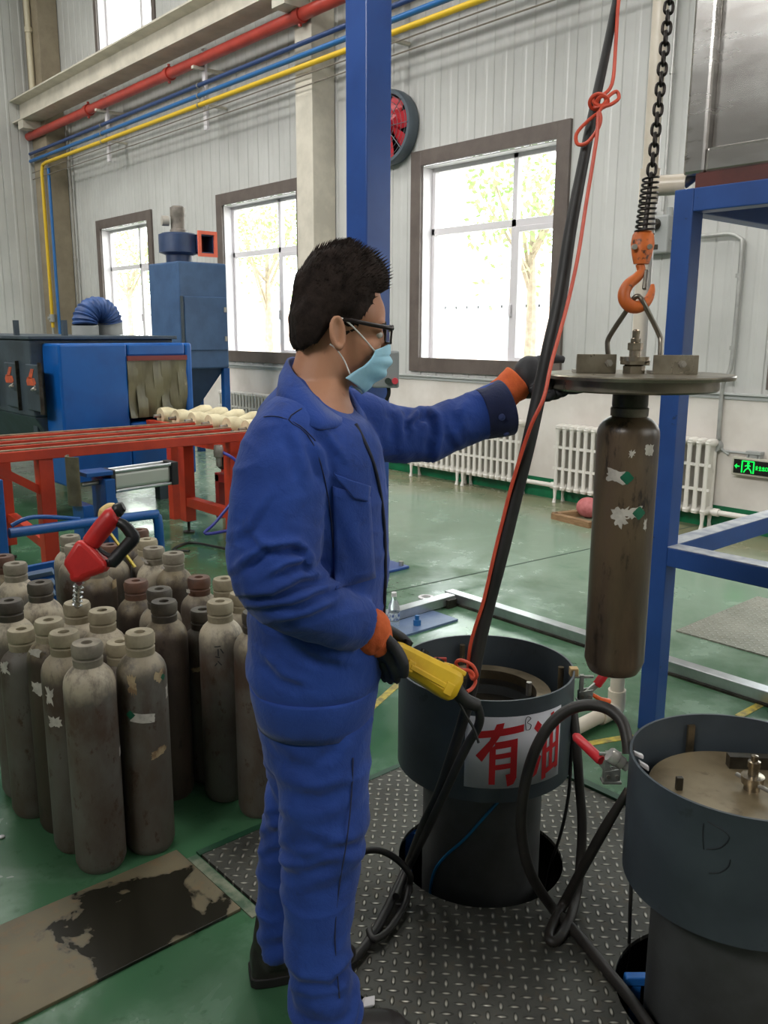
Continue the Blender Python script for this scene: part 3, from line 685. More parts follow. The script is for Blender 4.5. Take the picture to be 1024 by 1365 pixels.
# roller conveyor out of the curtain
root = thing('roller_conveyor', 'conveyor of cream hourglass rollers leading out of the curtain', 'conveyor', (-6.2, 3.72, 0))
ROL_ = M('cream_roller', (224, 212, 176), (200, 186, 150), 8, .5)
for k in range(6):
    x = -6.84+.27*k; cc = V((x, 3.72, .86))
    mb = MB(); mb.lathe([(.02, -.24), (.068, -.24), (.072, -.2), (.072, -.16), (.026, -.02), (.026, .02), (.072, .16), (.072, .2), (.068, .24), (.02, .24)], cc, 20, (0, 1, 0)); r_ = mb.build('roller', ROL_, root)
    mb = MB(); mb.cyl(cc-V((0, .3, 0)), cc+V((0, .34, 0)), .014, n=10); mb.build('axle', STEEL, r_)
for y in (3.44, 4.0):
    mb = MB(); mb.box(-6.97, -4.9, y-.03, y+.03, .74, .82); mb.build('side_rail', RED_PAINT, root, bevel=.004, smooth=0)
for x in (-6.6, -5.0):
    for y in (3.46, 3.98): mb = MB(); mb.box(x-.04, x+.04, y-.04, y+.04, 0, .75); mb.build('leg', RED_PAINT, root, smooth=0)
mb = MB()
for k in range(26): mb.obox((-6.95+k*.08, 4.06, .86), V((.03, 0, 0)), V((0, .012, 0)), V((0, 0, .014)))
mb.build('drive_chain', DARK_STEEL, root, smooth=0)
mb = MB(); mb.cyl((-5.95, 3.55, .58), (-5.62, 3.66, .58), .085, n=20); mb.cyl((-5.62, 3.66, .58), (-5.52, 3.69, .58), .05, n=16); mb.box(-5.85, -5.7, 3.5, 3.6, .62, .70); mb.build('drive_motor', M('motor_dark', (60, 66, 68), (44, 48, 50), 8, .5), root)
mb = MB(); mb.box(-6.0, -5.3, 3.50, 3.72, .40, .47); mb.box(-5.36, -5.30, 3.46, 3.74, .40, .78); mb.box(-6.0, -5.94, 3.5, 3.72, 0.1, .46); mb.build('motor_bracket', M('dark_red_plate', (150, 40, 34), (130, 34, 30), 6, .5), root, bevel=.004, smooth=0)
# air regulator and its blue hose
root = thing('air_regulator', 'small metal air regulator with blue hose on the red rack end', 'regulator', (-5.42, 3.1, .70))
mb = MB(); mb.lathe([(.0, .03), (.03, .03), (.035, .0), (.035, -.05), (.02, -.06), (.02, -.12), (.0, -.12)], (-5.30, 3.13, .76), 16); mb.build('body', STEEL, root)
mb = MB(); mb.tube([(-5.28, 3.15, .74), (-5.2, 3.22, .66), (-5.22, 3.22, .45), (-5.28, 3.08, .25), (-5.3, 3.0, .17), (-5.2, 3.2, .19), (-5.0, 3.45, .24)], .011, 8, sub=6); mb.build('air_hose', M('violet_blue_hose', (60, 60, 150), None, rough=.4), root)
mb = MB(); mb.tube([(-5.45, 2.95, .02), (-5.6, 2.9, .012), (-5.7, 3.1, .012), (-5.4, 3.2, .012), (-5.0, 3.3, .012), (-4.8, 3.2, .012)], .009, 8, sub=6)
tag(mb.build('floor_cable', BLACK), 'thin black cable lying on the floor under the red rack', 'cable')
root = thing('filter_bowl', 'small grey filter bowl hanging right of the red rack leg, beside the worker', 'filter', P(310, 625, 6.3))
c = P(311, 610, 6.35); mb = MB(); mb.lathe([(.0, .06), (.03, .06), (.03, .03), (.055, .03), (.055, .0), (.045, -.01), (.045, -.17), (.03, -.2), (.0, -.2)], c, 20); mb.build('bowl', GREY_BOX, root)
mb = MB(); mb.cyl(c+V((0, 0, .06)), c+V((0, 0, .2)), .014, n=10); mb.cyl(c-V((0, 0, .2)), (c.x, c.y, 0), .012, n=10); mb.build('stem', DARK_STEEL, root)

# pneumatic pusher on blue brackets
root = thing('pneumatic_pusher', 'silver pneumatic cylinder on a blue stand with a curved pusher plate', 'pusher', (-4.8, 2.15, 0))
a, b = V((-4.8, 2.10, .715)), V((-4.8, 2.47, .725)); dd = (b-a).normalized()
mb = MB(); mb.obox((a+b)/2, dd*.185, V((.052, 0, 0)), V((0, 0, .052))); mb.build('cylinder_barrel', M('anodised_barrel', (196, 198, 190), None, rough=.3, metal=.6), root, bevel=.02, smooth=0, seg=3)
mb = MB()
for sx in (-1, 1):
    for sz in (-1, 1): mb.cyl(a+V((sx*.05, 0, sz*.058)), b+V((sx*.05, 0, sz*.058)), .01, n=10)
mb.build('tie_rod', ALU, root)
mb = MB(); mb.obox(b+dd*.02, dd*.022, V((.066, 0, 0)), V((0, 0, .07))); mb.build('end_cap', BLACK_PL, root, bevel=.004, smooth=0)
mb = MB(); mb.obox(a-dd*.005, dd*.015, V((.066, 0, 0)), V((0, 0, .07))); mb.build('end_cap', BLACK_PL, root, bevel=.004, smooth=0)
mb = MB(); mb.cyl(a-dd*.17, a, .014, n=12); mb.build('piston_rod', STEEL, root)
mb = MB(); pr = []
for i in range(13):
    t = -1+2*i/12; yy = 1.885+.035*(1-t*t)*-1; pr.append([V((-4.8+.07*t, yy, .60)), V((-4.8+.07*t, yy+.012, .60)), V((-4.8+.07*t, yy+.012, .88)), V((-4.8+.07*t, yy, .88))])
mb.rings(pr); mb.build('pusher_plate', M('olive_steel_plate', (112, 106, 84), (92, 86, 66), 10, .5, .4), root, smooth=50)
mb = MB(); mb.box(-4.90, -4.70, 2.03, 2.09, .0, .74); mb.build('stand_plate', BLUE, root, bevel=.004, smooth=0)
mb = MB(); mb.box(-4.88, -4.72, 1.90, 1.96, .0, .60); mb.build('stand_plate', BLUE, root, bevel=.004, smooth=0)
mb = MB(); mb.box(-4.88, -4.72, 1.93, 2.09, .76, .785); mb.build('top_plate', BLUE, root, bevel=.004, smooth=0)
mb = MB(); mb.tube([(-4.86, 2.10, .66), (-4.86, 2.16, .56), (-4.86, 2.14, .40)], .014, 8, sub=5); mb.build('air_line', BLUE_PIPE, root)
# blue tube frame
mb = MB(); mb.tube([(-4.64, 1.46, .525), (-4.64, 2.24, .515), (-4.64, 2.29, .50), (-4.64, 2.315, .45), (-4.64, 2.32, .0)], .028, 12, sub=3); mb.tube([(-4.66, 1.48, .56), (-4.66, 1.6, .59), (-4.66, 1.85, .545)], .012, 8, sub=5)
tag(mb.build('tube_frame', BLUE, smooth=60), 'bent blue tube frame behind the standing cylinders', 'frame')
root = thing('blue_cabinet', 'narrow bright blue cabinet cut off by the left picture edge', 'cabinet', (-4.72, 1.3, 0))
mb = MB(); mb.box(-4.8, -4.6, 1.2, 1.44, 0.0, .82); mb.build('lower_body', BLUE, root, bevel=.006, smooth=0)
mb = MB(); mb.box(-4.8, -4.62, 1.2, 1.425, .82, 1.17); mb.build('upper_body', BLUE, root, bevel=.006, smooth=0)
# blue slatted grating between the cylinders
g0, g1, g2 = PZ(36, 752, .55), PZ(72, 745, .55), PZ(74, 783, .45)
root = thing('louvre_panel', 'blue louvred panel with pale slats behind the left cylinders', 'panel', V((g0.x, g0.y, 0)))
mb = MB(); mid = (g0+g1)/2; wv = (g1-g0)/2*1.1; mb.obox(V((mid.x, mid.y, .27)), wv, HF*.02, V((0, 0, .27))); mb.build('panel_body', BLUE, root, smooth=0)
for z in (.50, .45, .40, .35):
    mb = MB(); mb.obox(V((mid.x, mid.y, z))-HF*.03, wv*.96, HF*.012-V((0, 0, .012)), V((0, 0, .008))+HF*.004); mb.build('slat', M('pale_blue_slat', (130, 150, 186), None, rough=.4), root, smooth=0)

# ---- blue column with control box
CC = V((-4.33, 3.69, 0)); root = thing('crane_column', 'tall square blue steel column behind the worker', 'column', CC)
mb = MB(); mb.box(CC.x-.1, CC.x+.1, CC.y-.1, CC.y+.1, .02, 8.5); mb.build('shaft', BLUE_COL, root, bevel=.008, smooth=0)
mb = MB(); mb.box(CC.x-.2, CC.x+.2, CC.y-.2, CC.y+.2, 0, .02); bp_ = mb.build('base_plate', BLUE_COL, root, bevel=.004, smooth=0)
mb = MB()
for sx in (-1, 1):
    for sy in (-1, 1): mb.cyl((CC.x+sx*.16, CC.y+sy*.16, .02), (CC.x+sx*.16, CC.y+sy*.16, .05), .018, n=6)
mb.build('anchor_bolt', STEEL, bp_)
bc = P(514, 492, 5.45); root = thing('control_box', 'grey push-button box on the blue column beside the mask', 'control box', bc-V((0, 0, .12)))
nx = V((.75, -.66, 0)); sd = V((.66, .75, 0))
mb = MB(); mb.obox(bc, sd*.085, nx*.06, V((0, 0, .115))); mb.build('housing', M('box_grey', (140, 144, 144), None, rough=.45), root, bevel=.012, smooth=0)
mb = MB(); mb.obox(bc+nx*.061-sd*.0+V((0, 0, .035)), sd*.02, nx*.002, V((0, 0, .016))); mb.build('name_label', PVC, root, smooth=0)
for dx, mm, nm in ((.015, M('dark_green_button', (52, 62, 56), None, rough=.4), 'button'), (.06, M('red_button', (206, 70, 80), None, rough=.4), 'button')):
    q = bc+nx*.06+sd*dx-V((0, 0, .07)); mb = MB(); mb.cyl(q, q+nx*.025, .02, n=16); mb.build(nm, mm, root)
mb = MB(); q = bc-V((0, 0, .115)); mb.tube([q+sd*.02, q+sd*.02-V((0, 0, .05)), q-sd*.02-nx*.05-V((0, 0, .2)), q-sd*.03-nx*.06-V((0, 0, .8))], .012, 8, sub=5); mb.build('feed_cable', BLACK, root)
# ================================================================ foreground
# ---- stainless tank on the blue frame
PX, PY = -1.72, 2.98
root = thing('tank_frame', 'blue square-tube frame under the stainless tank at the right', 'frame', (PX, PY, 0))
POST = M('frame_blue_paint', (42, 80, 148), (36, 70, 132), 3, .4, c3=(40, 44, 56), sc3=20, lo3=.66, hi3=.74)
PALE_TOP = M('frame_pale_top', (196, 198, 200), (150, 156, 170), 14, .4)
h = .038
for x, y in ((PX, PY), (PX+1.5, PY), (PX, PY+1.5), (PX+1.5, PY+1.5)):
    mb = MB(); mb.box(x-h, x+h, y-h, y+h, 0, 2.08); mb.build('post', POST, root, bevel=.004, smooth=0)
for z0, z1 in ((.70, .775), (2.0, 2.08)):
    for a, b in (((PX+h, PX+1.5-h), (PY-h, PY+h)), ((PX+h, PX+1.5-h), (PY+1.5-h, PY+1.5+h)), ((PX-h, PX+h), (PY+h, PY+1.5-h)), ((PX+1.5-h, PX+1.5+h), (PY+h, PY+1.5-h))):
        mb = MB(); mb.box(a[0], a[1], b[0], b[1], z0, z1); r_ = mb.build('crossbar', POST, root, bevel=.004, smooth=0)
        if z0 < 1:
            mb = MB(); mb.box(a[0], a[1], b[0], b[1], z1, z1+.002); mb.build('pale_top', PALE_TOP, r_, smooth=0)  # pale strip over the top face of each lower bar
root = thing('steel_tank', 'large stainless steel tank with framed panel on the blue frame', 'tank', (PX+.75, PY+.7, 2.08))
mb = MB(); mb.box(PX-.02, PX+1.55, PY+.06, PY+1.5, 2.14, 3.5); mb.build('tank_body', STAINLESS, root, bevel=.01, smooth=0)
mb = MB(); x0, x1, z0, z1 = PX-.03, PX+1.56, 2.13, 3.51; y0, y1 = PY-.01, PY+.06
mb.box(x0, x0+.085, y0, y1, z0, z1); mb.box(x1-.085, x1, y0, y1, z0, z1); mb.box(x0+.085, x1-.085, y0, y1, z0, z0+.085); mb.box(x0+.085, x1-.085, y0, y1, z1-.085, z1)
mb.build('panel_frame', STAINLESS, root, bevel=.012, smooth=0)
mb = MB(); mb.box(x0+.085, x1-.085, PY+.03, PY+.055, z0+.085, z1-.085); mb.build('panel', STAINLESS, root, bevel=.004, smooth=0)
mb = MB(); mb.box(PX+.03, PX+1.5, PY-.02, PY+1.45, 2.081, 2.13); mb.build('bearing_plate', M('brown_red_primer', (92, 44, 38), (74, 36, 32), 5, .6), root, smooth=0)
# white plastic water pipe
WPX, WPY = -1.88, 2.97
root = thing('water_pipe', 'white plastic water pipe standing behind the hanging cylinder', 'pipe', (WPX, WPY, 0))
WP = M('white_pvc', (222, 212, 196), (208, 196, 178), 4, .35)
mb = MB(); mb.cyl((WPX, WPY, .05), (WPX, WPY, 4.6), .029, n=18); mb.build('riser', WP, root)
mb = MB(); mb.tube([(WPX, WPY, .12), (WPX, WPY, .05), (WPX, WPY-.03, .036), (WPX, WPY-.12, .036)], .037, 16, sub=4); mb.build('elbow', WP, root)
mb = MB(); mb.cyl((WPX, WPY-.1, .036), (WPX, WPY-.62, .036), .029, n=18); mb.build('floor_run', WP, root)
mb = MB(); mb.cyl((WPX, WPY, 2.05), (WPX, WPY, 2.17), .037, n=18); mb.cyl((WPX, WPY, 2.11), (WPX+.12, WPY+.05, 2.11), .036, n=18); mb.build('tee', WP, root)
mb = MB(); mb.cyl((WPX+.1, WPY+.045, 2.11), (PX+.01, PY+.07, 2.17), .026, n=16); mb.tube([(WPX+.13, WPY+.02, 2.08), (WPX+.17, WPY-.01, 2.06), (WPX+.2, WPY+.01, 2.09)], .009, 8, sub=4); mb.build('tank_valve', STEEL, root)

# ---- aluminium floor rails
root = thing('floor_rail', 'long silver aluminium rail on the floor running right behind the tub', 'rail', (-1.5, 3.59, 0))
mb = MB(); mb.box(-3.46, .9, 3.55, 3.62, .012, .065); mb.build('profile', ALU, root, bevel=.003, smooth=0)
mb = MB(); mb.box(-3.44, .9, 3.54, 3.63, 0, .012); mb.build('foot_strip', DARK_STEEL, root, smooth=0)
root = thing('floor_rail', 'short silver aluminium rail joining the long rail behind the worker', 'rail', (-3.39, 2.9, 0))
mb = MB(); mb.box(-3.43, -3.36, 2.0, 3.54, .012, .065); mb.build('profile', ALU, root, bevel=.003, smooth=0)
mb = MB(); mb.box(-3.40, -3.34, 3.46, 3.53, 0, .05); mb.build('corner_bracket', DARK_STEEL, root, smooth=0)
mb = MB(); q = PZ(568, 798, 0); mb.lathe([(.045, 0), (.048, .012), (.028, .014), (.026, 0)], q, 24)
tag(mb.build('floor_ring', PVC), 'flat white ring lying on the green floor behind the rail corner', 'ring')
root = thing('blue_baseplate', 'flat blue steel plate on the floor under the water bottle', 'plate', PZ(540, 835, 0))
q = PZ(540, 838, 0); mb = MB(); mb.obox(q+V((0, .05, .006)), V((.1, 0, 0)), V((0, .26, 0)), V((0, 0, .006))); mb.build('plate', M('plate_blue', (96, 116, 150), (76, 96, 130), 6, .4), root, smooth=0)
q2 = PZ(556, 833, .012); mb = MB(); mb.cyl(q2, q2+V((0, 0, .03)), .022, n=6); mb.cyl(q2, q2+V((0, 0, .055)), .012, n=10); mb.build('anchor_bolt', BLUE_PIPE, root)
# water bottle
def clear_mat():
    t = NT('clear_plastic'); t.b.inputs['Transmission Weight'].default_value = .85; t.b.inputs['Roughness'].default_value = .08; t.b.inputs['IOR'].default_value = 1.2; t.b.inputs['Base Color'].default_value = (.9, .95, .95, 1); return t.m
q = PZ(525, 843, .013); root = thing('water_bottle', 'clear plastic water bottle with blue label behind the worker', 'bottle', q)
mb = MB(); mb.lathe([(.0, 0), (.026, .0), (.03, .008), (.03, .06), (.028, .065), (.03, .07), (.03, .14), (.024, .165), (.013, .185), (.012, .205), (.0, .205)], q, 24); mb.build('bottle_body', clear_mat(), root)
mb = MB(); mb.lathe([(.0305, .075), (.0312, .075), (.0312, .115), (.0305, .115)], q, 24); mb.build('bottle_label', M('bottle_label', (30, 70, 150), (220, 226, 236), 60, .4), root)
mb = MB(); mb.lathe([(.0, .222), (.014, .222), (.0145, .2), (.012, .2)], q, 18); mb.build('cap', PVC, root)
# wooden frame with red bag near the radiators
q = [PZ(738, 691, 0), PZ(788, 704, 0), PZ(882, 697, 0), PZ(832, 682, 0)]
root = thing('wooden_frame', 'low wooden frame on the floor by the radiators, behind the cylinder', 'frame', (q[0]+q[2])/2)
for i in range(4):
    mb = MB(); mb.beam(q[i]+V((0, 0, .025)), q[(i+1) % 4]+V((0, 0, .025)), .06, .05); mb.build('slat', M('raw_wood', (150, 118, 84), (128, 98, 68), 12, .7, stretch=(1, 1, 6)), root, smooth=0)
q = PZ(784, 690, 0); mb = MB(); mb.ell(q+V((0, 0, .09)), V((.11, .02, 0)), V((-.02, .08, 0)), V((0, 0, .09))); 
tag(mb.build('bag', M('faded_red_bag', (186, 110, 110), (160, 84, 84), 12, .7, bump=.4, bsc=30)), 'small faded red bag in the wooden frame behind the hanging cylinder', 'bag')
# yellow floor tape
YT = M('yellow_tape', (190, 170, 60), (120, 110, 60), 24, .5)
for a, b, lb in (((486, 952), (532, 911), 'left of the tub'), ((782, 992), (845, 981), 'between the tubs'), ((985, 955), (1040, 925), 'at the right')):
    p, q = PZ(*a, 0), PZ(*b, 0); mb = MB(); mb.beam(p+V((0, 0, .001)), q+V((0, 0, .001)), .035, .002)
    o = struct(mb.build('floor_marking', YT, smooth=0))

# ---- test tubs
def tub(c, r, label, zr=.625, zs=.33):
    root = thing('test_tub', label, 'tub', (c.x, c.y, 0)); q = V((c.x, c.y, 0))
    mb = MB(); mb.lathe([(.178, zs), (r, zs), (r, zr), (r-.006, zr), (r-.006, zs+.006), (.178, zs+.006)], q, 72)
    d = mb.build('outer_drum', TUB, root, smooth=40)
    mb = MB(); mb.lathe([(.178, -.6), (.178, .52), (.150, .52), (.150, -.6)], q, 64); mb.build('lower_barrel', TUB_LOW, root, smooth=40)
    return root, q, d
t1, q1, d1 = tub(V((-1.585, 1.805, 0)), .256, 'grey-blue open tub with red lettered white paper sign, left of two')
t2, q2, d2 = tub(V((-.807, 1.815, 0)), .252, 'grey-blue tub closed by a brown steel lid, cut by the right edge')
RING = M('oily_ring_steel', (150, 136, 112), (114, 102, 82), 10, .32, .8)
mb = MB(); mb.lathe([(.150, .50), (.150, .548), (.192, .548), (.192, .50)], q1, 64); mb.build('seal_ring', RING, t1, smooth=40)
mb = MB(); mb.lathe([(.0, .47), (.150, .47), (.150, .465), (.0, .465)], q1, 48); mb.build('water', M('dark_oily_water', (46, 40, 30), (34, 30, 24), 4, .06, spec=.8), t1)
for a in (150, 60, -20):
    u = V((math.cos(math.radians(a)), math.sin(math.radians(a)), 0)); mb = MB(); mb.cyl(q1+u*.236+V((0, 0, .34)), q1+u*.236+V((0, 0, .60)), .009, n=10); mb.build('guide_rod', RING, t1)
u = PZ(705, 918, .57); mb = MB(); mb.cyl(u-V((0, 0, .02)), u+V((0, 0, .02)), .008, n=8); mb.build('stud', STEEL, t1)
u = PZ(587, 882, .57); mb = MB(); mb.obox(u, HR*.02, HF*.006, V((0, 0, .014))); mb.build('red_tab', M('red_tab', (150, 50, 40), None, rough=.5), t1, bevel=.003)
# paper sign on the tub (bent round the drum)
SR = .256+.0012
def sign_frame():
    # angle of the sign's left and right edge as seen on the drum, and its height
    def hit(px, py):
        v = F_ + R_*((px-512)/CF) + U_*((682.5-py)/CF); o = CAMP-q1
        a = v.x**2+v.y**2; b = 2*(o.x*v.x+o.y*v.y); c = o.x**2+o.y**2-.256**2
        t = (-b-math.sqrt(max(b*b-4*a*c, 0)))/(2*a); p = o+v*t; return math.atan2(p.y, p.x), p.z
    return hit
HIT = sign_frame()
(aL, zT), (aL2, zB), (aR, zT2) = HIT(621, 953), HIT(621, 1048), HIT(748, 934)
def on_drum(u, v, lift=0):
    """u across 0..1, v up 0..1"""
    a = aL+(aR-aL)*u; z = zB+(zT-zB)*v
    return V((q1.x+(SR+lift)*math.cos(a), q1.y+(SR+lift)*math.sin(a), z))
mb = MB(); n = 24
mb.rings([[on_drum(i/n, 0) for i in range(n+1)], [on_drum(i/n, 1) for i in range(n+1)]], close=False, cap=False)
o = mb.build('paper_sign', M('sign_paper', (206, 206, 212), (192, 192, 198), 6, .7), t1, smooth=60)
so = o.modifiers.new('t', 'SOLIDIFY'); so.thickness = .0008; so.offset = 0
def stroke(mb, poly, lift=.0012):
    """polygon in sign units, laid on the drum in thin vertical slices"""
    bm = bmesh.new(); vs = [bm.verts.new((x, y, 0)) for x, y in poly]; bm.faces.new(vs)
    for k in range(1, 40):
        bmesh.ops.bisect_plane(bm, geom=bm.verts[:]+bm.edges[:]+bm.faces[:], plane_co=(k/40, 0, 0), plane_no=(1, 0, 0))
    bm.verts.ensure_lookup_table(); bm.verts.index_update()
    mb.add([on_drum(v.co.x, v.co.y, lift) for v in bm.verts], [tuple(v.index for v in f.verts) for f in bm.faces]); bm.free()
def sk(x0, y0, x1, y1, w, asp=1.02):
    d = V(((x1-x0)*asp, y1-y0, 0)).normalized(); n_ = V((-d.y, d.x, 0))*w/2
    return [(x0+n_.x/asp, y0+n_.y), (x1+n_.x/asp, y1+n_.y), (x1-n_.x/asp, y1-n_.y), (x0-n_.x/asp, y0-n_.y)]
# sign units read off the photograph: x 0..1 across the sheet, y 0..1 up
RED_INK = M('red_ink', (196, 30, 38), None, rough=.6)
you = [[(.105, .70), (.545, .785), (.545, .885), (.105, .80)],              # long top bar
       [(.275, .905), (.35, .925), (.325, .77), (.145, .375), (.085, .46), (.215, .68)],   # falling stroke
       [(.215, .06), (.275, .06), (.275, .62), (.215, .56)],                # left upright
       [(.265, .555), (.485, .60), (.485, .70), (.265, .655)],              # top of box
       [(.42, .10), (.485, .14), (.485, .62), (.42, .60)],                  # right upright
       [(.265, .415), (.43, .445), (.43, .515), (.265, .485)],
       [(.265, .265), (.43, .29), (.43, .365), (.265, .335)],
       [(.375, .20), (.425, .215), (.425, .17), (.485, .15), (.455, .06), (.395, .03)]]
yo = [[(.655, .80), (.695, .90), (.745, .83), (.705, .72)],
      [(.625, .51), (.665, .62), (.715, .55), (.675, .44)],
      [(.655, .10), (.705, .145), (.755, .38), (.725, .42)],
      [(.765, .03), (.82, .05), (.82, .70), (.765, .67)],
      [(.945, .13), (.992, .15), (.992, .81), (.945, .78)],
      [(.765, .64), (.99, .74), (.99, .82), (.765, .73)],
      [(.855, .14), (.90, .16), (.90, .97), (.855, .955)],
      [(.80, .40), (.955, .46), (.955, .53), (.80, .47)],
      [(.80, .10), (.955, .17), (.955, .24), (.80, .18)]]
def squeeze(P_): return [(.02+x*.96, y) for x, y in P_]
for poly_set, nm in ((you, 'character_you'), (yo, 'character_oil')):
    mb = MB(); [stroke(mb, squeeze(p), .0012+.00015*i) for i, p in enumerate(poly_set)]; mb.build('red_character', RED_INK, o, smooth=0)
mb = MB()
pb = [(.565, .80), (.555, .93), (.575, 1.0-.02), (.61, .95), (.575, .90), (.615, .86), (.60, .80), (.565, .80)]
mb.tube([on_drum(x, y, .0015) for x, y in pb], .0009, 5, sub=4); mb.build('pencil_letter', M('pencil', (90, 90, 96), None, rough=.6), o)
# blue air line down the lower barrel
def on_low(px, py, r=.1815):
    v = F_ + R_*((px-512)/CF) + U_*((682.5-py)/CF); oo = CAMP-q1
    a = v.x**2+v.y**2; b = 2*(oo.x*v.x+oo.y*v.y); c = oo.x**2+oo.y**2-r**2
    t = (-b-math.sqrt(max(b*b-4*a*c, 0)))/(2*a); return CAMP+v*t
mb = MB(); mb.tube([on_low(665, 1068), on_low(645, 1090), on_low(620, 1118), on_low(595, 1140), on_low(580, 1160), on_low(574, 1185), on_low(573, 1215)], .0042, 8, sub=4)
tag(mb.build('air_line', M('cyan_hose', (10, 110, 160), None, rough=.4)), 'thin bright blue air line on the lower barrel of the left tub', 'hose')
for nm, px, py, lb in (('pit_bracket', 545, 1112, 'small blue bracket in the pit hole left of the signed tub'), ('pit_bracket', 848, 1305, 'small blue bracket in the pit hole left of the lidded tub')):
    p = PZ(px, py, -.03); mb = MB(); mb.obox(p, HR*.03, HF*.012, V((0, 0, .012))+HR*.002); mb.obox(p+V((0, 0, -.18)), HR*.012, HF*.01, V((0, 0, .18)))
    tag(mb.build(nm, M('bright_blue', (40, 110, 190), None, rough=.35), bevel=.003), lb, 'bracket')
# tub two: lid, bar and valve
LIDM = M('brown_oily_lid', (142, 128, 102), (112, 98, 74), 5, .38, .55, c3=(84, 68, 46), sc3=9, lo3=.6, hi3=.74, rv=.2)
mb = MB(); mb.lathe([(.0, .545), (.205, .545), (.205, .525), (.0, .525)], q2, 64); lid = mb.build('lid', LIDM, t2, smooth=40)
p = PZ(985, 1015, .56); mb = MB(); mb.obox(p+HR*.03, (HR*.055-HF*.004), HF*.012, V((0, 0, .016))); mb.cyl(p-HR*.0+V((0, 0, .0165)), p+V((0, 0, .0168)), .008, n=14); mb.build('lid_bar', DARK_STEEL, t2, bevel=.003, smooth=0)
p = PZ(1002, 1052, .545); p = V((p.x, p.y, .545)); VAL = M('polished_valve', (176, 166, 150), (140, 128, 108), 14, .25, .9)
mb = MB(); mb.lathe([(.0, 0), (.018, 0), (.018, .014), (.024, .016), (.026, .034), (.012, .036), (.011, .055), (.014, .056), (.014, .07), (.008, .072), (.008, .084), (.0, .086)], p, 24); v_ = mb.build('valve', VAL, t2)
mb = MB(); mb.cyl(p+V((0, 0, .022))-HR*.025+HF*.03, p+V((0, 0, .02))+HR*.02-HF*.045, .005, n=10); mb.build('tommy_bar', STEEL, v_)
p = PZ(905, 1052, .545); mb = MB(); mb.obox(V((p.x, p.y, .56)), HR*.008, HF*.006, V((0, 0, .016))); mb.build('lid_lug', DARK_STEEL, t2, bevel=.002)
u = (PZ(893, 990, .5)-q2); u.z = 0; u.normalize(); mb = MB(); mb.obox(q2+u*.24+V((0, 0, .5)), u*.004, u.cross(V((0, 0, 1)))*.009, V((0, 0, .1))); mb.build('guide_strip', RING, t2)
# scrawled letter on tub two
def on_t2(px, py, r=.2535):
    v = F_ + R_*((px-512)/CF) + U_*((682.5-py)/CF); oo = CAMP-q2
    a = v.x**2+v.y**2; b = 2*(oo.x*v.x+oo.y*v.y); c = oo.x**2+oo.y**2-r**2
    t = (-b-math.sqrt(max(b*b-4*a*c, 0)))/(2*a); return CAMP+v*t
mb = MB(); mb.tube([on_t2(*p) for p in ((938, 1098), (937, 1115), (938, 1132))], .0012, 5, sub=4); mb.tube([on_t2(*p) for p in ((943, 1095), (965, 1108), (972, 1118), (960, 1130), (942, 1132))], .0012, 5, sub=4); mb.tube([on_t2(*p) for p in ((945, 1164), (960, 1163), (971, 1155), (974, 1146))], .0012, 5, sub=4)
mb.build('scrawl', M('scrawl_grey', (36, 40, 44), None, rough=.6), t2)
# toggle clamps with red handles
ZINC = M('zinc_plate', (176, 178, 172), (140, 142, 136), 14, .35, .6)
REDH = M('red_grip', (206, 40, 48), (180, 34, 40), 8, .4)
def clamp(label, hp, hq, base, parent_z):
    root = thing('toggle_clamp', label, 'clamp', base)
    mb = MB(); d_ = (hq-hp).normalized(); mb.tube([hp, hp+d_*.006, hq-d_*.01, hq], [.011, .0135, .0125, .007], 14); mb.build('grip', REDH, root)
    mb = MB(); mb.beam(base, hp+d_*.01, .008, .020); mb.build('lever', ZINC, root, bevel=.002, smooth=0)
    mb = MB()
    for k in (-1, 1): mb.obox(base+HF*.010*k, HR*.020+V((0, 0, .004)), HF*.002, V((0, 0, .016)))
    mb.obox(base-V((0, 0, .018)), HR*.024, HF*.014, V((0, 0, .003))); mb.build('bracket', ZINC, root, bevel=.001, smooth=0)
    mb = MB()
    for k in (-1, 1): mb.cyl(base-HF*.016+HR*.011*k, base+HF*.016+HR*.011*k, .005, n=10)
    mb.build('pivot_pin', STEEL, root)
    mb = MB(); mb.obox(base+V((0, 0, .036))-HR*.012, HR*.006, HF*.006, V((0, 0, .026))); mb.cyl(base+V((0, 0, .056))-HR*.034, base+V((0, 0, .056))+HR*.022, .0045, n=10); mb.build('clamp_arm', ZINC, root, bevel=.001)
    return root
clamp('red-handled toggle clamp on the far right rim of the signed tub', P(795, 914, 2.53), P(817, 884, 2.53), P(780, 926, 2.52), 0)
r_ = clamp('red-handled toggle clamp between the tubs, handle sloping down', P(802, 1014, 2.16), P(766, 980, 2.26), P(815, 1032, 2.17), 0)
mb = MB(); p = P(800, 932, 2.52); mb.tube([P(790, 926, 2.52), p, P(812, 936, 2.53)], [.006, .007, .01], 10); tag(mb.build('release_lever', M('orange_lever', (224, 96, 40), None, rough=.4)), 'small orange lever below the far toggle clamp', 'lever')
p = P(765, 895, 2.5); mb = MB(); mb.obox(p, HR*.012, HF*.012, V((0, 0, .012))); tag(mb.build('rim_block', M('tan_block', (190, 160, 110), None, rough=.7), bevel=.002), 'small tan block clipped on the right rim of the signed tub', 'block')
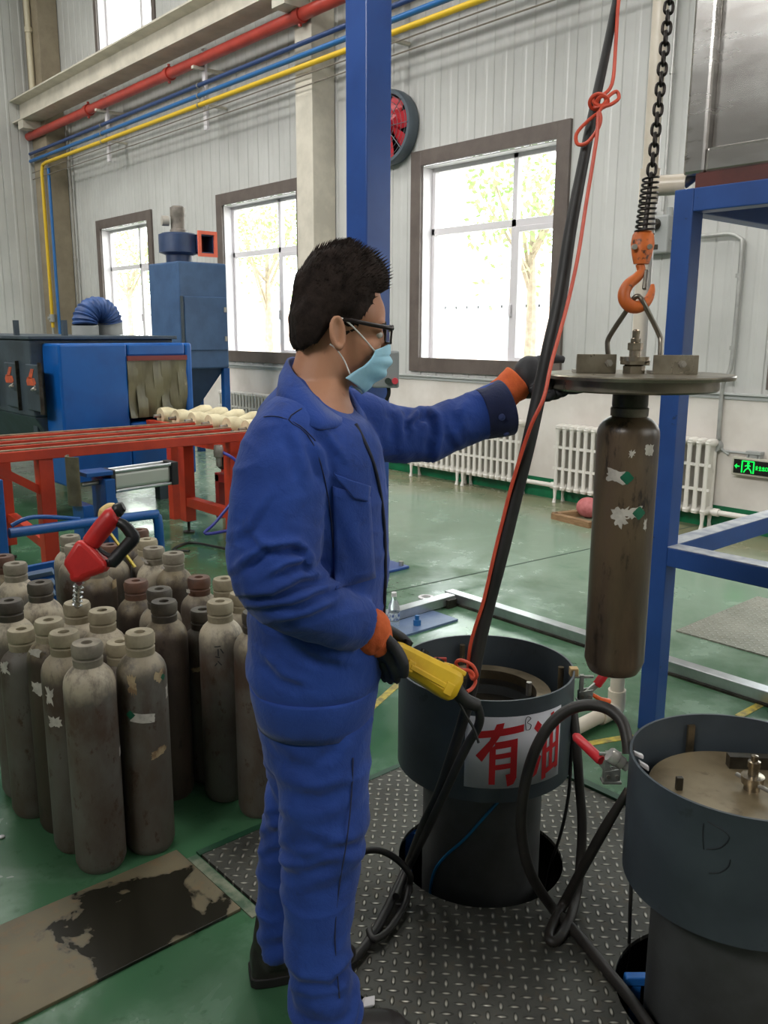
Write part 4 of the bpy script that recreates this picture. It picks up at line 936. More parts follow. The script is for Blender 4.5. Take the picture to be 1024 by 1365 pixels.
# ---- gas coupling and hoses
root = thing('hose_coupling', 'shiny metal hose coupling on the left rim of the lidded tub', 'coupling', P(830, 1015, 2.08))
mb = MB(); a, b = P(812, 1005, 2.06), P(836, 1022, 2.06); d_ = (b-a).normalized(); mb.lathe([(.0, 0), (.017, 0), (.019, .004), (.019, .022), (.016, .024), (.016, .04), (.012, .042), (.012, .054), (.0, .054)], a, 24, d_); mb.build('body', M('chrome_coupling', (206, 204, 198), (170, 166, 158), 20, .25, .5), root, smooth=30)
mb = MB(); mb.tube([b, P(845, 1030, 2.07), P(845, 1042, 2.08), P(838, 1053, 2.09)], .0055, 10, sub=4); mb.build('bent_tube', M('brassy_tube', (170, 150, 100), None, rough=.3, metal=.8), root)
mb = MB(); mb.obox(P(851, 1006, 2.06), HR*.012+V((0, 0, -.005)), HF*.006, V((0, 0, .005))); mb.obox(P(858, 1020, 2.05), HR*.012-V((0, 0, .008)), HF*.006, V((0, 0, .006))); mb.build('lock_tab', PVC, root, bevel=.002)
HOSE = M('black_hose', (44, 40, 36), (34, 31, 28), 10, .5, bump=.08, bsc=90, c3=(70, 60, 48), sc3=25, lo3=.66, hi3=.74)
za = .014
def fl(px, py, z=za): return PZ(px, py, z)
mb = MB(); mb.tube([P(838, 1005, 2.07), P(836, 985, 2.08), P(828, 960, 2.10), P(808, 944, 2.13), P(780, 940, 2.16), P(752, 950, 2.18), P(727, 975, 2.19), P(708, 1015, 2.20), P(697, 1065, 2.21), P(696, 1115, 2.24), P(708, 1165, 2.27), fl(735, 1208, .03), fl(765, 1240), fl(805, 1288), fl(845, 1338), fl(880, 1390)], .0145, 14, sub=6)
tag(mb.build('air_hose', HOSE), 'thick black hose arching in front of the sign and trailing along the plate', 'hose')
mb = MB(); mb.tube([P(838, 1053, 2.09), P(826, 1072, 2.1), P(806, 1105, 2.14), P(782, 1148, 2.22), fl(756, 1196, .05), fl(739, 1228), fl(732, 1250), fl(742, 1254), fl(757, 1232, .02), P(768, 1195, 2.42), P(774, 1150, 2.44), P(776, 1095, 2.44), P(772, 1040, 2.44), P(768, 985, 2.45), P(763, 940, 2.47)], [.0105]*2+[.0135]*13, 14, sub=6)
tag(mb.build('air_hose', HOSE), 'black hose looping on the chequer plate between the two tubs', 'hose')
mb = MB(); mb.tube([P(762, 910, 2.49), P(763, 960, 2.48), P(762, 1000, 2.48), P(758, 1060, 2.5), P(748, 1110, 2.52), fl(735, 1150, -.05), fl(728, 1185, -.15)], .005, 8, sub=5)
tag(mb.build('signal_wire', BLACK), 'thin dark wire dropping beside the right flank of the signed tub', 'wire')
mb = MB(); mb.tube([P(845, 1050, 2.12), P(843, 1090, 2.1), P(842, 1160, 2.1), P(840, 1220, 2.12), fl(838, 1265, -.04), fl(832, 1300, -.15)], .0045, 8, sub=5)
tag(mb.build('signal_wire', BLACK), 'thin dark wire dropping down beside the left flank of the lidded tub', 'wire')
# ---- hoist: chain, spring, block and hook
LID = P(847, 498, 2.07); LZ = LID.z
root = thing('chain_hoist', 'black lifting chain with spring and orange hook above the lid', 'hoist', P(850, 400, 2.05))
CHAIN = M('black_chain_steel', (46, 40, 36), (34, 30, 28), 20, .4, .6)
cb, ct = P(867, 246, 2.02), P(897, -40, 1.97); d_ = (ct-cb).normalized(); L_ = (ct-cb).length
pitch = .0225; nl = int(L_/pitch)
s1 = HR - d_*HR.dot(d_); s1.normalize(); s2 = d_.cross(s1)
for i in range(nl):
    c = cb+d_*pitch*(i+.5); s_ = s1 if i % 2 else (s2*.9+s1*.44).normalized()
    hl, hw = .0125, .0085
    mb = MB(); mb.loop([c-d_*(hl+.002), c-d_*hl*.72+s_*hw, c+d_*hl*.72+s_*hw, c+d_*(hl+.002), c+d_*hl*.72-s_*hw, c-d_*hl*.72-s_*hw], .0038, 7, 3); mb.build('chain_link', CHAIN, root, smooth=180)
sb, st = P(859, 312, 2.03), P(868, 236, 2.02); d_ = (st-sb); path = []
for i in range(11*12+1):
    t = i/(11*12); a = 2*PI*t*11; path.append(sb+d_*t+HR*math.cos(a)*(.022-.004*t)+HF*math.sin(a)*(.022-.004*t))
mb = MB(); mb.tube(path, .0028, 6); mb.build('spring', CHAIN, root)
mb = MB(); mb.tube([sb, st], .006, 8); mb.build('spring_core', CHAIN, root)
ORG = M('orange_hook_paint', (204, 104, 40), (180, 88, 34), 12, .5, c3=(70, 44, 30), sc3=26, lo3=.56, hi3=.62)
bt, bb = P(858, 308, 2.03), P(855, 352, 2.03)
mb = MB(); pr = []
for t, w, th in ((0, .020, .014), (.12, .026, .02), (.4, .029, .023), (.7, .025, .02), (1, .019, .015)):
    c = bt+(bb-bt)*t; pr.append([c+HR*w*math.cos(a)*(1 if abs(math.cos(a)) < .8 else .96)+HF*th*math.sin(a) for a in [2*PI*k/16 for k in range(16)]])
mb.rings(pr); b_ = mb.build('hook_block', ORG, root)
mb = MB()
for px in (846, 866): mb.cyl(P(px, 329, 2.01)+HF*.004, P(px, 329, 2.01)-HF*.004, .0062, n=12)
mb.build('block_bolt', STEEL, b_)
mb = MB(); hk = [(853, 352), (855, 362), (849, 370), (838, 379), (832, 391), (834, 402), (843, 409), (854, 408), (864, 400), (869, 388), (870, 379)]
mb.tube([P(x, y, 2.03) for x, y in hk], [.010, .0105, .012, .0135, .0145, .015, .0155, .0145, .011, .008, .004], 14, sub=5); mb.build('hook', ORG, root)
mb = MB(); mb.beam(P(862, 360, 2.025), P(859, 386, 2.025), .009, .012); mb.build('safety_latch', DARK_STEEL, root, bevel=.002)
# ---- lid lifted by the hook
OILY = M('oily_lid_steel', (156, 148, 132), (116, 108, 94), 8, .3, .6, rv=.2)
root = thing('lifting_lid', 'round oily steel lid with rod bail, hanging from the hook', 'lid', V((LID.x, LID.y, LZ-.05)))
c = V((LID.x, LID.y, LZ)); cc = c+HR*.004
mb = MB(); mb.lathe([(.0, 0), (.222, 0), (.224, -.003), (.222, -.010), (.0, -.010)], cc, 72); mb.build('plate', OILY, root, smooth=40)
mb = MB(); mb.lathe([(.0, -.010), (.196, -.010), (.196, -.034), (.192, -.038), (.0, -.038)], cc-HR*.008, 72); mb.build('flange', OILY, root, smooth=40)
for px, w, off in ((797, .048, .03), (895, .053, -.05)):
    p = P(px, 490, 2.07); p = V((p.x, p.y, LZ)) + HF*off*.6
    mb = MB(); mb.obox(p+V((0, 0, .0225)), HR*w, HF*.004, V((0, 0, .0225))); mb.obox(p+HF*.025+V((0, 0, .004)), HR*w, HF*.025, V((0, 0, .004))); br = mb.build('bracket', OILY, root, bevel=.001, smooth=0)
    bx = p+HR*(.012 if px > 850 else .028)+V((0, 0, .024)); mb = MB(); mb.cyl(bx-HF*.016, bx+HF*.012, .009, n=6); mb.cyl(bx-HF*.024, bx-HF*.014, .006, n=10); mb.build('bolt', STEEL, br)
mb = MB(); bail = [(812, 478, 2.09), (810, 462, 2.085), (813, 448, 2.08), (838, 410, 2.04), (846, 397, 2.025), (853, 396, 2.02), (860, 408, 2.02), (878, 444, 2.05), (881, 456, 2.05), (880, 480, 2.05)]
mb.tube([P(*b) for b in bail], .0062, 12, sub=5); mb.build('bail', M('bail_rod', (128, 122, 112), (104, 98, 88), 10, .35, .8), root)
vp = V((0, 0, 0))+c-HR*.004
mb = MB(); mb.lathe([(.0, 0), (.026, 0), (.026, .018), (.022, .020), (.033, .022), (.033, .030), (.018, .031)], vp, 6); mb.lathe([(.018, .030), (.034, .030), (.034, .040), (.0135, .041), (.0135, .056)], vp, 28)
mb.lathe([(.0135, .054), (.018, .056), (.018, .072), (.012, .074)], vp, 6); mb.lathe([(.012, .074), (.012, .082), (.009, .084), (.009, .1), (.005, .104), (.0, .104)], vp, 16); mb.build('valve_stem', VAL, root)
mb = MB(); mb.tube([vp+V((0, 0, .027))+HR*.015, vp+V((0, 0, .025))+HR*.034-HF*.01], [.007, .006], 10); mb.build('side_nipple', STEEL, root)

# ---- gas cylinders
def gas_mat(name, b1, b2, dust, rust, rough, dust_lo=.50, dusty=.9, st=(1, 1, .6)):
    t = NT(name); v = t.coord(True, st); n1 = t.noise(v, 7, 5, .65); n2 = t.noise(v, 22, 5, .7)
    c = t.mix(t.ramp(n1, .38, .64), lin(b1), lin(b2)); c = t.mix(t.ramp(n2, .58, .66), c, lin(rust))
    tc = t.n('ShaderNodeTexCoord'); sx = t.n('ShaderNodeSeparateXYZ'); t.l(tc.outputs['Object'], sx.inputs[0])
    zz = t.math('ADD', sx.outputs[2], t.math('MULTIPLY', t.math('SUBTRACT', n1, .5), .16))
    mr = t.n('ShaderNodeMapRange'); mr.inputs[1].default_value = dust_lo; mr.inputs[2].default_value = dust_lo+.05; t.l(zz, mr.inputs[0])
    c = t.mix(t.math('MULTIPLY', mr.outputs[0], t.math('MULTIPLY', t.ramp(n2, .30, .52), dusty)), c, lin(dust))
    bd = t.n('ShaderNodeMapRange', interpolation_type='SMOOTHSTEP'); bd.inputs[1].default_value = .075; bd.inputs[2].default_value = .02
    t.l(t.math('ABSOLUTE', t.math('SUBTRACT', zz, dust_lo-.055)), bd.inputs[0])
    c = t.mix(t.math('MULTIPLY', bd.outputs[0], t.math('MULTIPLY', t.ramp(n1, .42, .6), .75)), c, lin(rust))
    t.l(c, t.b.inputs['Base Color']); t.b.inputs['Roughness'].default_value = rough; t.bump(n2, .15, .004)
    return t.m
GAS = gas_mat('worn_grey_cylinder', (98, 94, 87), (84, 72, 62), (158, 146, 124), (70, 52, 40), .55, .565, .8)
GAS_W = gas_mat('pale_cylinder', (108, 104, 97), (92, 80, 70), (184, 172, 150), (78, 58, 44), .55, .545)
GAS_D = gas_mat('dark_brown_cylinder', (70, 58, 48), (56, 46, 38), (138, 124, 98), (44, 34, 28), .5, .575, .8)
GAS_WET = gas_mat('wet_brown_cylinder', (96, 80, 62), (66, 54, 44), (58, 50, 46), (42, 32, 26), .34, .66, .6, (1, 1, .3))
NK_D = M('neck_dark', (66, 60, 54), (84, 78, 68), 18, .5, .3, rnd=True); NK_G = M('neck_grey', (138, 130, 114), (112, 104, 90), 16, .6, rnd=True); NK_R = M('neck_rust', (96, 64, 48), (74, 54, 44), 16, .6, rnd=True); NK_T = M('neck_tan', (156, 146, 122), (130, 120, 98), 14, .6, rnd=True)
CR = .0735
def cyl_profile(h):
    zs = h-.128
    return [(.0, .012), (.052, .004), (.062, .0), (CR-.006, .008), (CR, .026), (CR, zs), (CR-.0015, zs+.014), (CR-.006, zs+.029), (CR-.014, zs+.042), (CR-.024, zs+.052), (.043, zs+.058), (.039, zs+.064), (.037, zs+.075), (.0, zs+.075)]
def neck_profile(h):
    z = h-.068
    return [(.036, z), (.0415, z+.001), (.0425, z+.022), (.0395, z+.025), (.0395, z+.029), (.0435, z+.032), (.0445, h-.010), (.040, h), (.0165, h), (.015, h-.006), (.015, h-.03), (.0, h-.03)]
_cyl = {}
def gas_cylinder(x, y, h, bm_, nm_, label):
    key = (round(h, 3),)
    if key not in _cyl:
        root = thing('gas_cylinder', label, 'gas cylinder', (x, y, 0), 'worn gas cylinders standing on the green floor'); q = V((x, y, 0))
        mb = MB(); mb.lathe(cyl_profile(h), q, 40); b = mb.build('cylinder_body', bm_, root, smooth=50)
        mb = MB(); mb.lathe(neck_profile(h), q, 32); n = mb.build('neck_ring', nm_, root, smooth=40)
        for o in (b, n): o.material_slots[0].link = 'OBJECT'
        b.material_slots[0].material = bm_; n.material_slots[0].material = nm_
        _cyl[key] = root
    else:
        root = dup(_cyl[key]); root.location = (x, y, 0); root['label'] = label
        for ch in list(root.children):
            if ch.name.startswith('cylinder_body'): ch.material_slots[0].material = bm_
            elif ch.name.startswith('neck_ring'): ch.material_slots[0].material = nm_
            else: bpy.data.objects.remove(ch)
    root.rotation_euler = (0, 0, 0)
    return root
CYL = [('A', -2.318, 0.916, 0.704, GAS_W, NK_G, 'frontmost standing gas cylinder, grey with faint rust-brown band'),
 ('B', -2.307, 1.073, 0.702, GAS, NK_T, 'front grey cylinder with white green-diamond label, right of the frontmost one'),
 ('c', -2.462, 0.906, 0.699, GAS, NK_T, 'grey cylinder with two torn white patches, just left of the frontmost'),
 ('d', -2.600, 0.913, 0.699, GAS_D, NK_T, 'cylinder with whitish shoulder and torn white paper, third from the front at left'),
 ('e', -2.748, 0.876, 0.638, GAS, NK_T, 'grey cylinder with one torn white scrap, leftmost of the front row'),
 ('f', -2.610, 1.089, 0.690, GAS_W, NK_T, 'pale-shouldered cylinder directly behind the frontmost one'),
 ('g', -2.459, 1.077, 0.628, GAS, NK_T, 'short cylinder peeping out between the two frontmost cylinders'),
 ('h', -2.755, 1.064, 0.686, GAS_W, NK_T, 'tan cylinder that the red nozzle stands in'),
 ('i', -2.898, 0.893, 0.694, GAS_W, NK_D, 'dark-necked cylinder at the left picture edge, below the two upper-left ones'),
 ('j', -3.028, 1.043, 0.699, GAS_W, NK_D, 'shiny wet-shouldered cylinder under the blue louvred panel'),
 ('k', -3.344, 1.064, 0.699, GAS_W, NK_G, 'pale cylinder left of the blue louvred panel'),
 ('l', -3.492, 1.065, 0.699, GAS_D, NK_R, 'cylinder cut by the left edge, below the blue cabinet'),
 ('m', -2.895, 1.343, 0.677, GAS_D, NK_R, 'cylinder with rusty dark neck right below the yellow strip tip'),
 ('n', -2.685, 1.330, .697, GAS, NK_D, 'cylinder with grey neck half hidden behind the dark-necked brown one'),
 ('o', -2.545, 1.275, .698, GAS_D, NK_D, 'dark brown cylinder with dark neck, behind the green-diamond one'),
 ('p', -3.226, 1.583, 0.699, GAS_W, NK_G, 'dusty cylinder with tape scrap, second from the right in the back group'),
 ('q', -3.080, 1.595, 0.703, GAS_D, NK_G, 'dusty cylinder at the right end of the back group'),
 ('r', -3.378, 1.629, 0.699, GAS, NK_T, 'dusty cylinder near the blue tube frame, behind the taped one'),
 ('s', -3.574, 1.686, 0.699, GAS_D, NK_R, 'rusty-necked cylinder farthest back, by the blue tube frame'),
 ('t', -3.391, 1.469, 0.699, GAS, NK_R, 'cylinder seen through the black guard of the red nozzle'),
 ('u', -3.659, 1.404, 0.699, GAS_W, NK_G, 'pale cylinder beside the red rack leg, left of the nozzle'),
 ('u2', -3.486, 1.357, 0.699, GAS, NK_G, 'cylinder mostly hidden by the red nozzle head, left side'),
 ('v', -3.196, 1.323, 0.699, GAS_D, NK_G, 'cylinder with beige label, right behind the red nozzle head'),
 ('w', -2.843, 1.574, 0.659, GAS, NK_R, 'cylinder with red-brown rusty cap, near the worker elbow'),
 ('x', -2.696, 1.598, 0.681, GAS_W, NK_T, 'cream dusty cylinder touching the worker elbow, behind the rusty-capped one'),
 ('y', -2.416, 1.412, 0.700, GAS_W, NK_T, 'white-shouldered cylinder with black scrawl, left of the worker'),
 ('z', -2.570, 1.432, 0.629, GAS, NK_D, 'grey cylinder with dark neck, just left of the scrawled white-shouldered one'),
 ('aa', -2.551, 1.580, 0.664, GAS_W, NK_T, 'cylinder with only its crusty shoulder showing beside the worker elbow'),
 ('bb', -2.254, 1.446, 0.698, GAS, NK_D, 'tall cylinder partly behind the worker hip, rightmost of all')]
CY = {}
for k, x, y, h_, bm_, nm_, lb in CYL: CY[k] = gas_cylinder(x, y, h_, bm_, nm_, lb)
TORN = M('torn_white_label', (196, 190, 180), (170, 164, 154), 30, .7); TORN_Y = M('torn_tan_label', (178, 158, 124), (130, 104, 76), 30, .7); DIAM = M('green_diamond', (20, 100, 72), (14, 80, 58), 20, .5)
def patch(root, px, py, w, hh, mat, name='label_sticker', jag=.25, seed=0, rot=0, r=CR, lift=.0006, base=None):
    """paper patch stuck on a cylinder where the picture point (px,py) meets it; w, hh in metres"""
    q = base if base is not None else V((root.location.x, root.location.y, 0))
    v = F_ + R_*((px-512)/CF) + U_*((682.5-py)/CF); o = CAMP-q
    a = v.x**2+v.y**2; b = 2*(o.x*v.x+o.y*v.y); c = o.x**2+o.y**2-r*r; D = b*b-4*a*c
    t = (-b-math.sqrt(max(D, 0)))/(2*a); p = o+v*t; a0 = math.atan2(p.y, p.x); z0 = p.z+q.z
    rnd = random.Random(seed); n = 26; rim = []
    for i in range(n):
        th = 2*PI*i/n; cx, sy = math.cos(th), math.sin(th); m = max(abs(cx), abs(sy)); k = (1-jag*rnd.random())/m
        x, y = cx*k*w/2, sy*k*hh/2; x, y = x*math.cos(rot)-y*math.sin(rot), x*math.sin(rot)+y*math.cos(rot); rim.append((x, y))
    pts = [(0, 0)]+[(x*f, y*f) for f in (.5, 1) for x, y in rim]
    vs = [V((q.x+(r+lift)*math.cos(a0+x/r), q.y+(r+lift)*math.sin(a0+x/r), z0+y)) for x, y in pts]
    fs = [(0, 1+i, 1+(i+1) % n) for i in range(n)]+[(1+i, 1+n+i, 1+n+(i+1) % n, 1+(i+1) % n) for i in range(n)]
    mb = MB(); mb.add(vs, fs); return mb.build(name, mat, root, smooth=180)
B = CY['B']
patch(B, 190, 958, .075, .03, TORN, jag=.08, seed=1, rot=-.12); patch(B, 174, 953, .022, .022, DIAM, 'diamond_mark', .02, 2, PI/4, lift=.001)
patch(B, 212, 1003, .065, .03, TORN_Y, jag=.4, seed=3, rot=.35); patch(B, 212, 902, .04, .045, TORN_Y, jag=.5, seed=4); patch(B, 217, 902, .016, .02, DIAM, 'diamond_mark', .15, 5, PI/4, lift=.001); patch(B, 222, 922, .018, .05, TORN, jag=.5, seed=6); patch(B, 176, 915, .03, .08, TORN_Y, jag=.6, seed=7)
patch(CY['A'], 160, 1000, .024, .03, TORN, jag=.1, seed=8)
patch(CY['c'], 73, 963, .05, .04, TORN, jag=.5, seed=9); patch(CY['c'], 66, 928, .04, .07, TORN, jag=.6, seed=10); patch(CY['d'], 50, 918, .05, .05, TORN, jag=.45, seed=11); patch(CY['d'], 46, 870, .05, .03, TORN, jag=.4, seed=30)
patch(CY['e'], 5, 890, .05, .05, TORN, jag=.6, seed=12)
patch(CY['v'], 153, 778, .035, .035, TORN_Y, jag=.08, seed=13)
patch(CY['p'], 192, 747, .05, .016, TORN, jag=.6, seed=14, rot=-.5, r=.068); patch(CY['q'], 217, 757, .02, .014, TORN, jag=.5, seed=31, r=.068)
patch(CY['w'], 251, 788, .018, .018, TORN, jag=.3, seed=15, r=.068); patch(CY['z'], 262, 893, .05, .02, TORN_Y, jag=.5, seed=16, rot=.3); patch(CY['z'], 247, 900, .03, .03, TORN_Y, jag=.6, seed=32)
INK = M('black_marker', (36, 36, 36), None, rough=.6)
for px, py, w, hh, ro in ((290, 862, .022, .004, .1), (291, 870, .004, .026, 0), (296, 868, .004, .02, .5), (290, 876, .016, .004, -.2), (293, 884, .004, .02, .7), (288, 886, .014, .004, .9)):
    patch(CY['y'], px, py, w, hh, INK, 'ink_stroke', .1, 1, ro)
# ---- cylinder hanging under the lid
HC = V((LID.x, LID.y, 0)) - HR*.008; HB = LZ-.038-.715
root = thing('gas_cylinder', 'wet dark-brown gas cylinder hanging from the round lid', 'gas cylinder', V((HC.x, HC.y, HB))); q = V((HC.x, HC.y, HB)); h_ = .715; zs = h_-.108
HR_ = .0745
mb = MB(); mb.lathe([(.0, .012), (.05, .004), (.062, .0), (HR_-.008, .008), (HR_, .03), (HR_, zs), (HR_-.001, zs+.010), (HR_-.005, zs+.021), (HR_-.013, zs+.031), (HR_-.022, zs+.038), (.042, zs+.043), (.038, zs+.048), (.0, zs+.048)], q, 48); mb.build('cylinder_body', GAS_WET, root, smooth=50)
mb = MB(); mb.lathe([(.038, zs+.044), (.0445, zs+.045), (.0455, zs+.064), (.041, zs+.067), (.0, zs+.067)], q, 36); mb.build('neck_ring', M('worn_neck_ring', (120, 112, 98), (86, 78, 68), 16, .4, .5), root, smooth=40)
mb = MB(); mb.lathe([(.0, zs+.065), (.041, zs+.065), (.0425, zs+.072), (.0425, h_-.004), (.038, h_), (.0, h_)], q, 28); mb.build('adapter_nut', DARK_STEEL, root, smooth=30)
for a in ((822, 635, .055, .035, TORN, 'label_sticker', .35, 21, -.15), (836, 637, .026, .026, DIAM, 'diamond_mark', .1, 22, PI/4), (828, 690, .05, .06, TORN, 'label_sticker', .65, 23, .2), (846, 684, .05, .03, TORN, 'label_sticker', .4, 28, .2), (852, 684, .026, .026, DIAM, 'diamond_mark', .05, 24, PI/4), (866, 600, .03, .03, TORN, 'label_sticker', .3, 25, 0), (842, 605, .022, .022, TORN, 'label_sticker', .7, 26, 0), (860, 700, .012, .035, TORN, 'label_sticker', .5, 27, 0)):
    patch(root, a[0], a[1], a[2], a[3], a[4], a[5], a[6], a[7], a[8], HR_, .0006 if a[4] is TORN else .0012, q)

# ---- red fuel nozzle standing in a cylinder neck
ND = 2.62
root = thing('fuel_nozzle', 'red nozzle gun with black trigger guard standing in a cylinder neck', 'nozzle', V((-2.755, 1.064, .68)))
NR = M('nozzle_red', (206, 42, 40), (186, 36, 36), 8, .38)
def slab(name, pts, d0, th, mat, parent=root, bev=.008):
    mb = MB(); mb.prism([P(x, y, d0) - F_*th/2 for x, y in pts], F_*th); return mb.build(name, mat, parent, bevel=bev, smooth=40, seg=3)
slab('gun_body', [(108, 717), (118, 722), (125, 728), (147, 752), (140, 762), (118, 770), (114, 776), (96, 775), (97, 765), (89, 752), (90, 745)], ND, .075, NR, bev=.02)
mb = MB(); mb.tube([P(121, 724, ND), P(135, 706, ND), P(150, 688, ND), P(156, 684, ND)], [.028, .03, .029, .02], 18, sub=4); mb.build('handle', NR, root)
mb = MB(); mb.tube([P(137, 693, ND+.03), P(141, 685, ND+.03), P(149, 679, ND+.03), P(156, 679, ND+.02)], [.014, .024, .022, .012], 12, sub=4); mb.build('tan_grip', M('tan_grip', (214, 184, 120), None, rough=.6), root)
mb = MB(); mb.tube([P(154, 686, ND), P(158, 679, ND), P(165, 675, ND)], [.018, .022, .014], 12, sub=3); mb.build('swivel', BLACK_PL, root)
mb = MB(); mb.tube([P(154, 696, ND), P(164, 699, ND), P(177, 714, ND), P(176, 720, ND), P(164, 733, ND), P(149, 749, ND), P(146, 745, ND)], [.010, .013, .016, .016, .015, .017, .012], 10, squash=1.3, sub=3); mb.build('trigger_guard', BLACK_PL, root)
mb = MB(); mb.tube([P(132, 731, ND), P(140, 738, ND), P(150, 742, ND)], [.006, .007, .009], 8, sub=3); mb.build('trigger', BLACK_PL, root)
mb = MB(); mb.beam(P(147, 711, ND+.045), P(180, 756, ND+.045), .004, .022, up=F_); mb.build('yellow_strip', M('yellow_strip', (206, 180, 50), None, rough=.5), root, smooth=0)  # plain yellow strip past the handle, parented to the nozzle
mb = MB(); path = []; a, b = P(105, 777, ND), V((-2.755, 1.064, .66)); d_ = b-a
for i in range(6*12+1):
    t = i/72; an = 2*PI*6*t; path.append(a+d_*t+HR*math.cos(an)*.014+HF*math.sin(an)*.014)
mb.tube(path, .0035, 6); mb.cyl(a, b, .010, n=10); mb.build('spout_spring', M('zinc', (200, 204, 204), None, rough=.25, metal=.8), root)

# ---- hanging cables and pendant
cab = [(832, -60, 1.99), (822, 0, 1.98), (808, 70, 1.97), (793, 140, 1.96), (776, 225, 1.95), (760, 310, 1.94), (747, 395, 1.93), (733, 460, 1.92), (719, 525, 1.93), (705, 590, 1.94), (689, 655, 1.96), (670, 735, 1.98), (652, 805, 2.0), (638, 865, 2.01), (628, 920, 2.02), (616, 965, 2.04), (603, 1005, 2.07), (586, 1055, 2.13), (565, 1100, 2.22)]
pts = [P(*c) for c in cab]+[fl(545, 1150, .05), fl(522, 1200, .03), fl(498, 1245, .02), fl(472, 1278, .02), fl(455, 1290, .02)]
mb = MB(); mb.tube(pts, [.0095, .0095, .010, .011, .0125, .014, .0155, .016, .016, .016, .016, .0155, .015, .015, .0145]+[.013]*9, 14, sub=5)
tag(mb.build('control_cable', BLACK), 'thick black cable hanging from above past the glove down to the plate', 'cable')
mb = MB(); mb.tube([fl(492, 1240, .03), fl(499, 1252, .03), fl(520, 1238, .02), fl(540, 1205, .03), fl(546, 1180, .05), P(546, 1165, 2.42), P(532, 1148, 2.42), P(513, 1136, 2.42), P(494, 1133, 2.42), P(475, 1141, 2.42), P(458, 1158, 2.42)], .0095, 12, sub=6)
tag(mb.build('control_cable', BLACK), 'thinner black cable looping beside the trouser leg on the plate', 'cable')
OC = M('orange_cord', (214, 84, 56), (196, 70, 46), 12, .5)
oc = [(836, -60, 1.98), (825, 0, 1.97), (821, 60, 1.96), (816, 112, 1.955), (800, 130, 1.95), (793, 143, 1.94), (804, 140, 1.935), (812, 128, 1.94), (822, 122, 1.945), (825, 131, 1.945), (815, 139, 1.94), (803, 143, 1.93), (798, 150, 1.93), (783, 162, 1.93), (769, 178, 1.935), (770, 192, 1.935), (783, 190, 1.93), (797, 172, 1.925), (801, 158, 1.92), (798, 150, 1.92), (796, 180, 1.92), (790, 220, 1.92), (781, 275, 1.915), (771, 340, 1.91), (758, 400, 1.90), (746, 445, 1.895), (735, 485, 1.89), (725, 530, 1.885), (709, 565, 1.895), (695, 605, 1.92), (680, 655, 1.945), (670, 695, 1.96), (660, 735, 1.97), (645, 800, 1.985), (633, 838, 2.0), (627, 862, 2.005), (624, 890, 2.02)]
mb = MB(); mb.tube([P(*c) for c in oc], .0042, 8, sub=5)
kn = [(624, 890, 2.02), (630, 905, 1.99), (636, 900, 1.97), (630, 887, 1.97), (615, 880, 1.98), (608, 884, 1.99), (613, 892, 2.0), (628, 895, 2.0), (634, 908, 1.99), (629, 918, 1.97), (622, 922, 1.95)]
mb.tube([P(*c) for c in kn], .0042, 8, sub=5)
for ra, dx in ((.016, 0), (.013, 3), (.018, -3)):
    cc = P(800+dx, 133+abs(dx), 1.94); mb.loop([cc+HR*math.cos(a)*ra+V((0, 0, math.sin(a)*ra*.85))+HF*.006*math.sin(a+dx) for a in [2*PI*k/8 for k in range(8)]], .0042, 7, 4)
tag(mb.build('orange_cord', OC), 'thin orange cord tied in a knot along the black hanging cable', 'cord')
# pendant controller
pa, pb = P(522, 868, 1.855), P(607, 916, 1.93); ax = (pb-pa).normalized(); up_ = (U_-ax*U_.dot(ax)).normalized(); sd_ = ax.cross(up_)
YEL = M('pendant_yellow', (232, 190, 36), (214, 168, 28), 10, .42, c3=(120, 90, 30), sc3=30, lo3=.68, hi3=.76)
root = thing('pendant_controller', 'yellow hoist pendant controller held in the right glove', 'controller', (pa+pb)/2)
Lp = (pb-pa).length
def prof_ring(t, w, h): return [pa+ax*Lp*t + sd_*x*w + up_*y*h for x, y in ((-1, -.6), (-.6, -1), (.6, -1), (1, -.6), (1, .6), (.6, 1), (-.6, 1), (-1, .6))]
mb = MB(); mb.rings([prof_ring(0, .018, .022), prof_ring(.06, .022, .027), prof_ring(.55, .026, .032), prof_ring(.82, .028, .036), prof_ring(.93, .028, .036), prof_ring(1.0, .022, .028)])
body = mb.build('case', YEL, root, bevel=.004)
mb = MB(); mb.obox(pa+ax*Lp*.6-F_*.0-sd_*.0+up_*-.004 - F_*.027, ax*Lp*.3, up_*.006, F_*.006); mb.obox(pa+ax*Lp*.30-up_*.004-F_*.024, ax*.01, up_*.012, F_*.008); mb.obox(pa+ax*Lp*.9-up_*.006-F_*.026, ax*.012, up_*.014, F_*.008); mb.build('moulded_rib', YEL, body, bevel=.002)
mb = MB(); mb.obox(pa+ax*Lp*.88+up_*.034, ax*.022, sd_*.02, up_*.006); mb.build('end_clip', YEL, body, bevel=.003)
for t in (.15, .4, .65):
    mb = MB(); p = pa+ax*Lp*t+up_*.028; mb.cyl(p, p+up_*.010, .010, n=16); mb.build('push_button', BLACK_PL, root)
mb = MB(); mb.tube([pb-ax*.004, pb+ax*.035-up_*.014, P(636, 940, 1.955)], [.017, .0165, .015], 16, sub=3); mb.build('strain_relief', BLACK, root)
mb = MB(); mb.tube([P(636, 940, 1.955), P(640, 956, 1.965), P(636, 972, 1.98), P(625, 990, 2.0), P(610, 1020, 2.03), P(594, 1055, 2.09), P(570, 1105, 2.2), fl(548, 1150, .065), fl(528, 1195, .05)], .0105, 12, sub=5)
mb.tube([P(612, 936, 1.93), P(622, 955, 1.94), P(632, 972, 1.95), P(638, 990, 1.955)], .0035, 6, sub=3); mb.build('lead', BLACK, root)
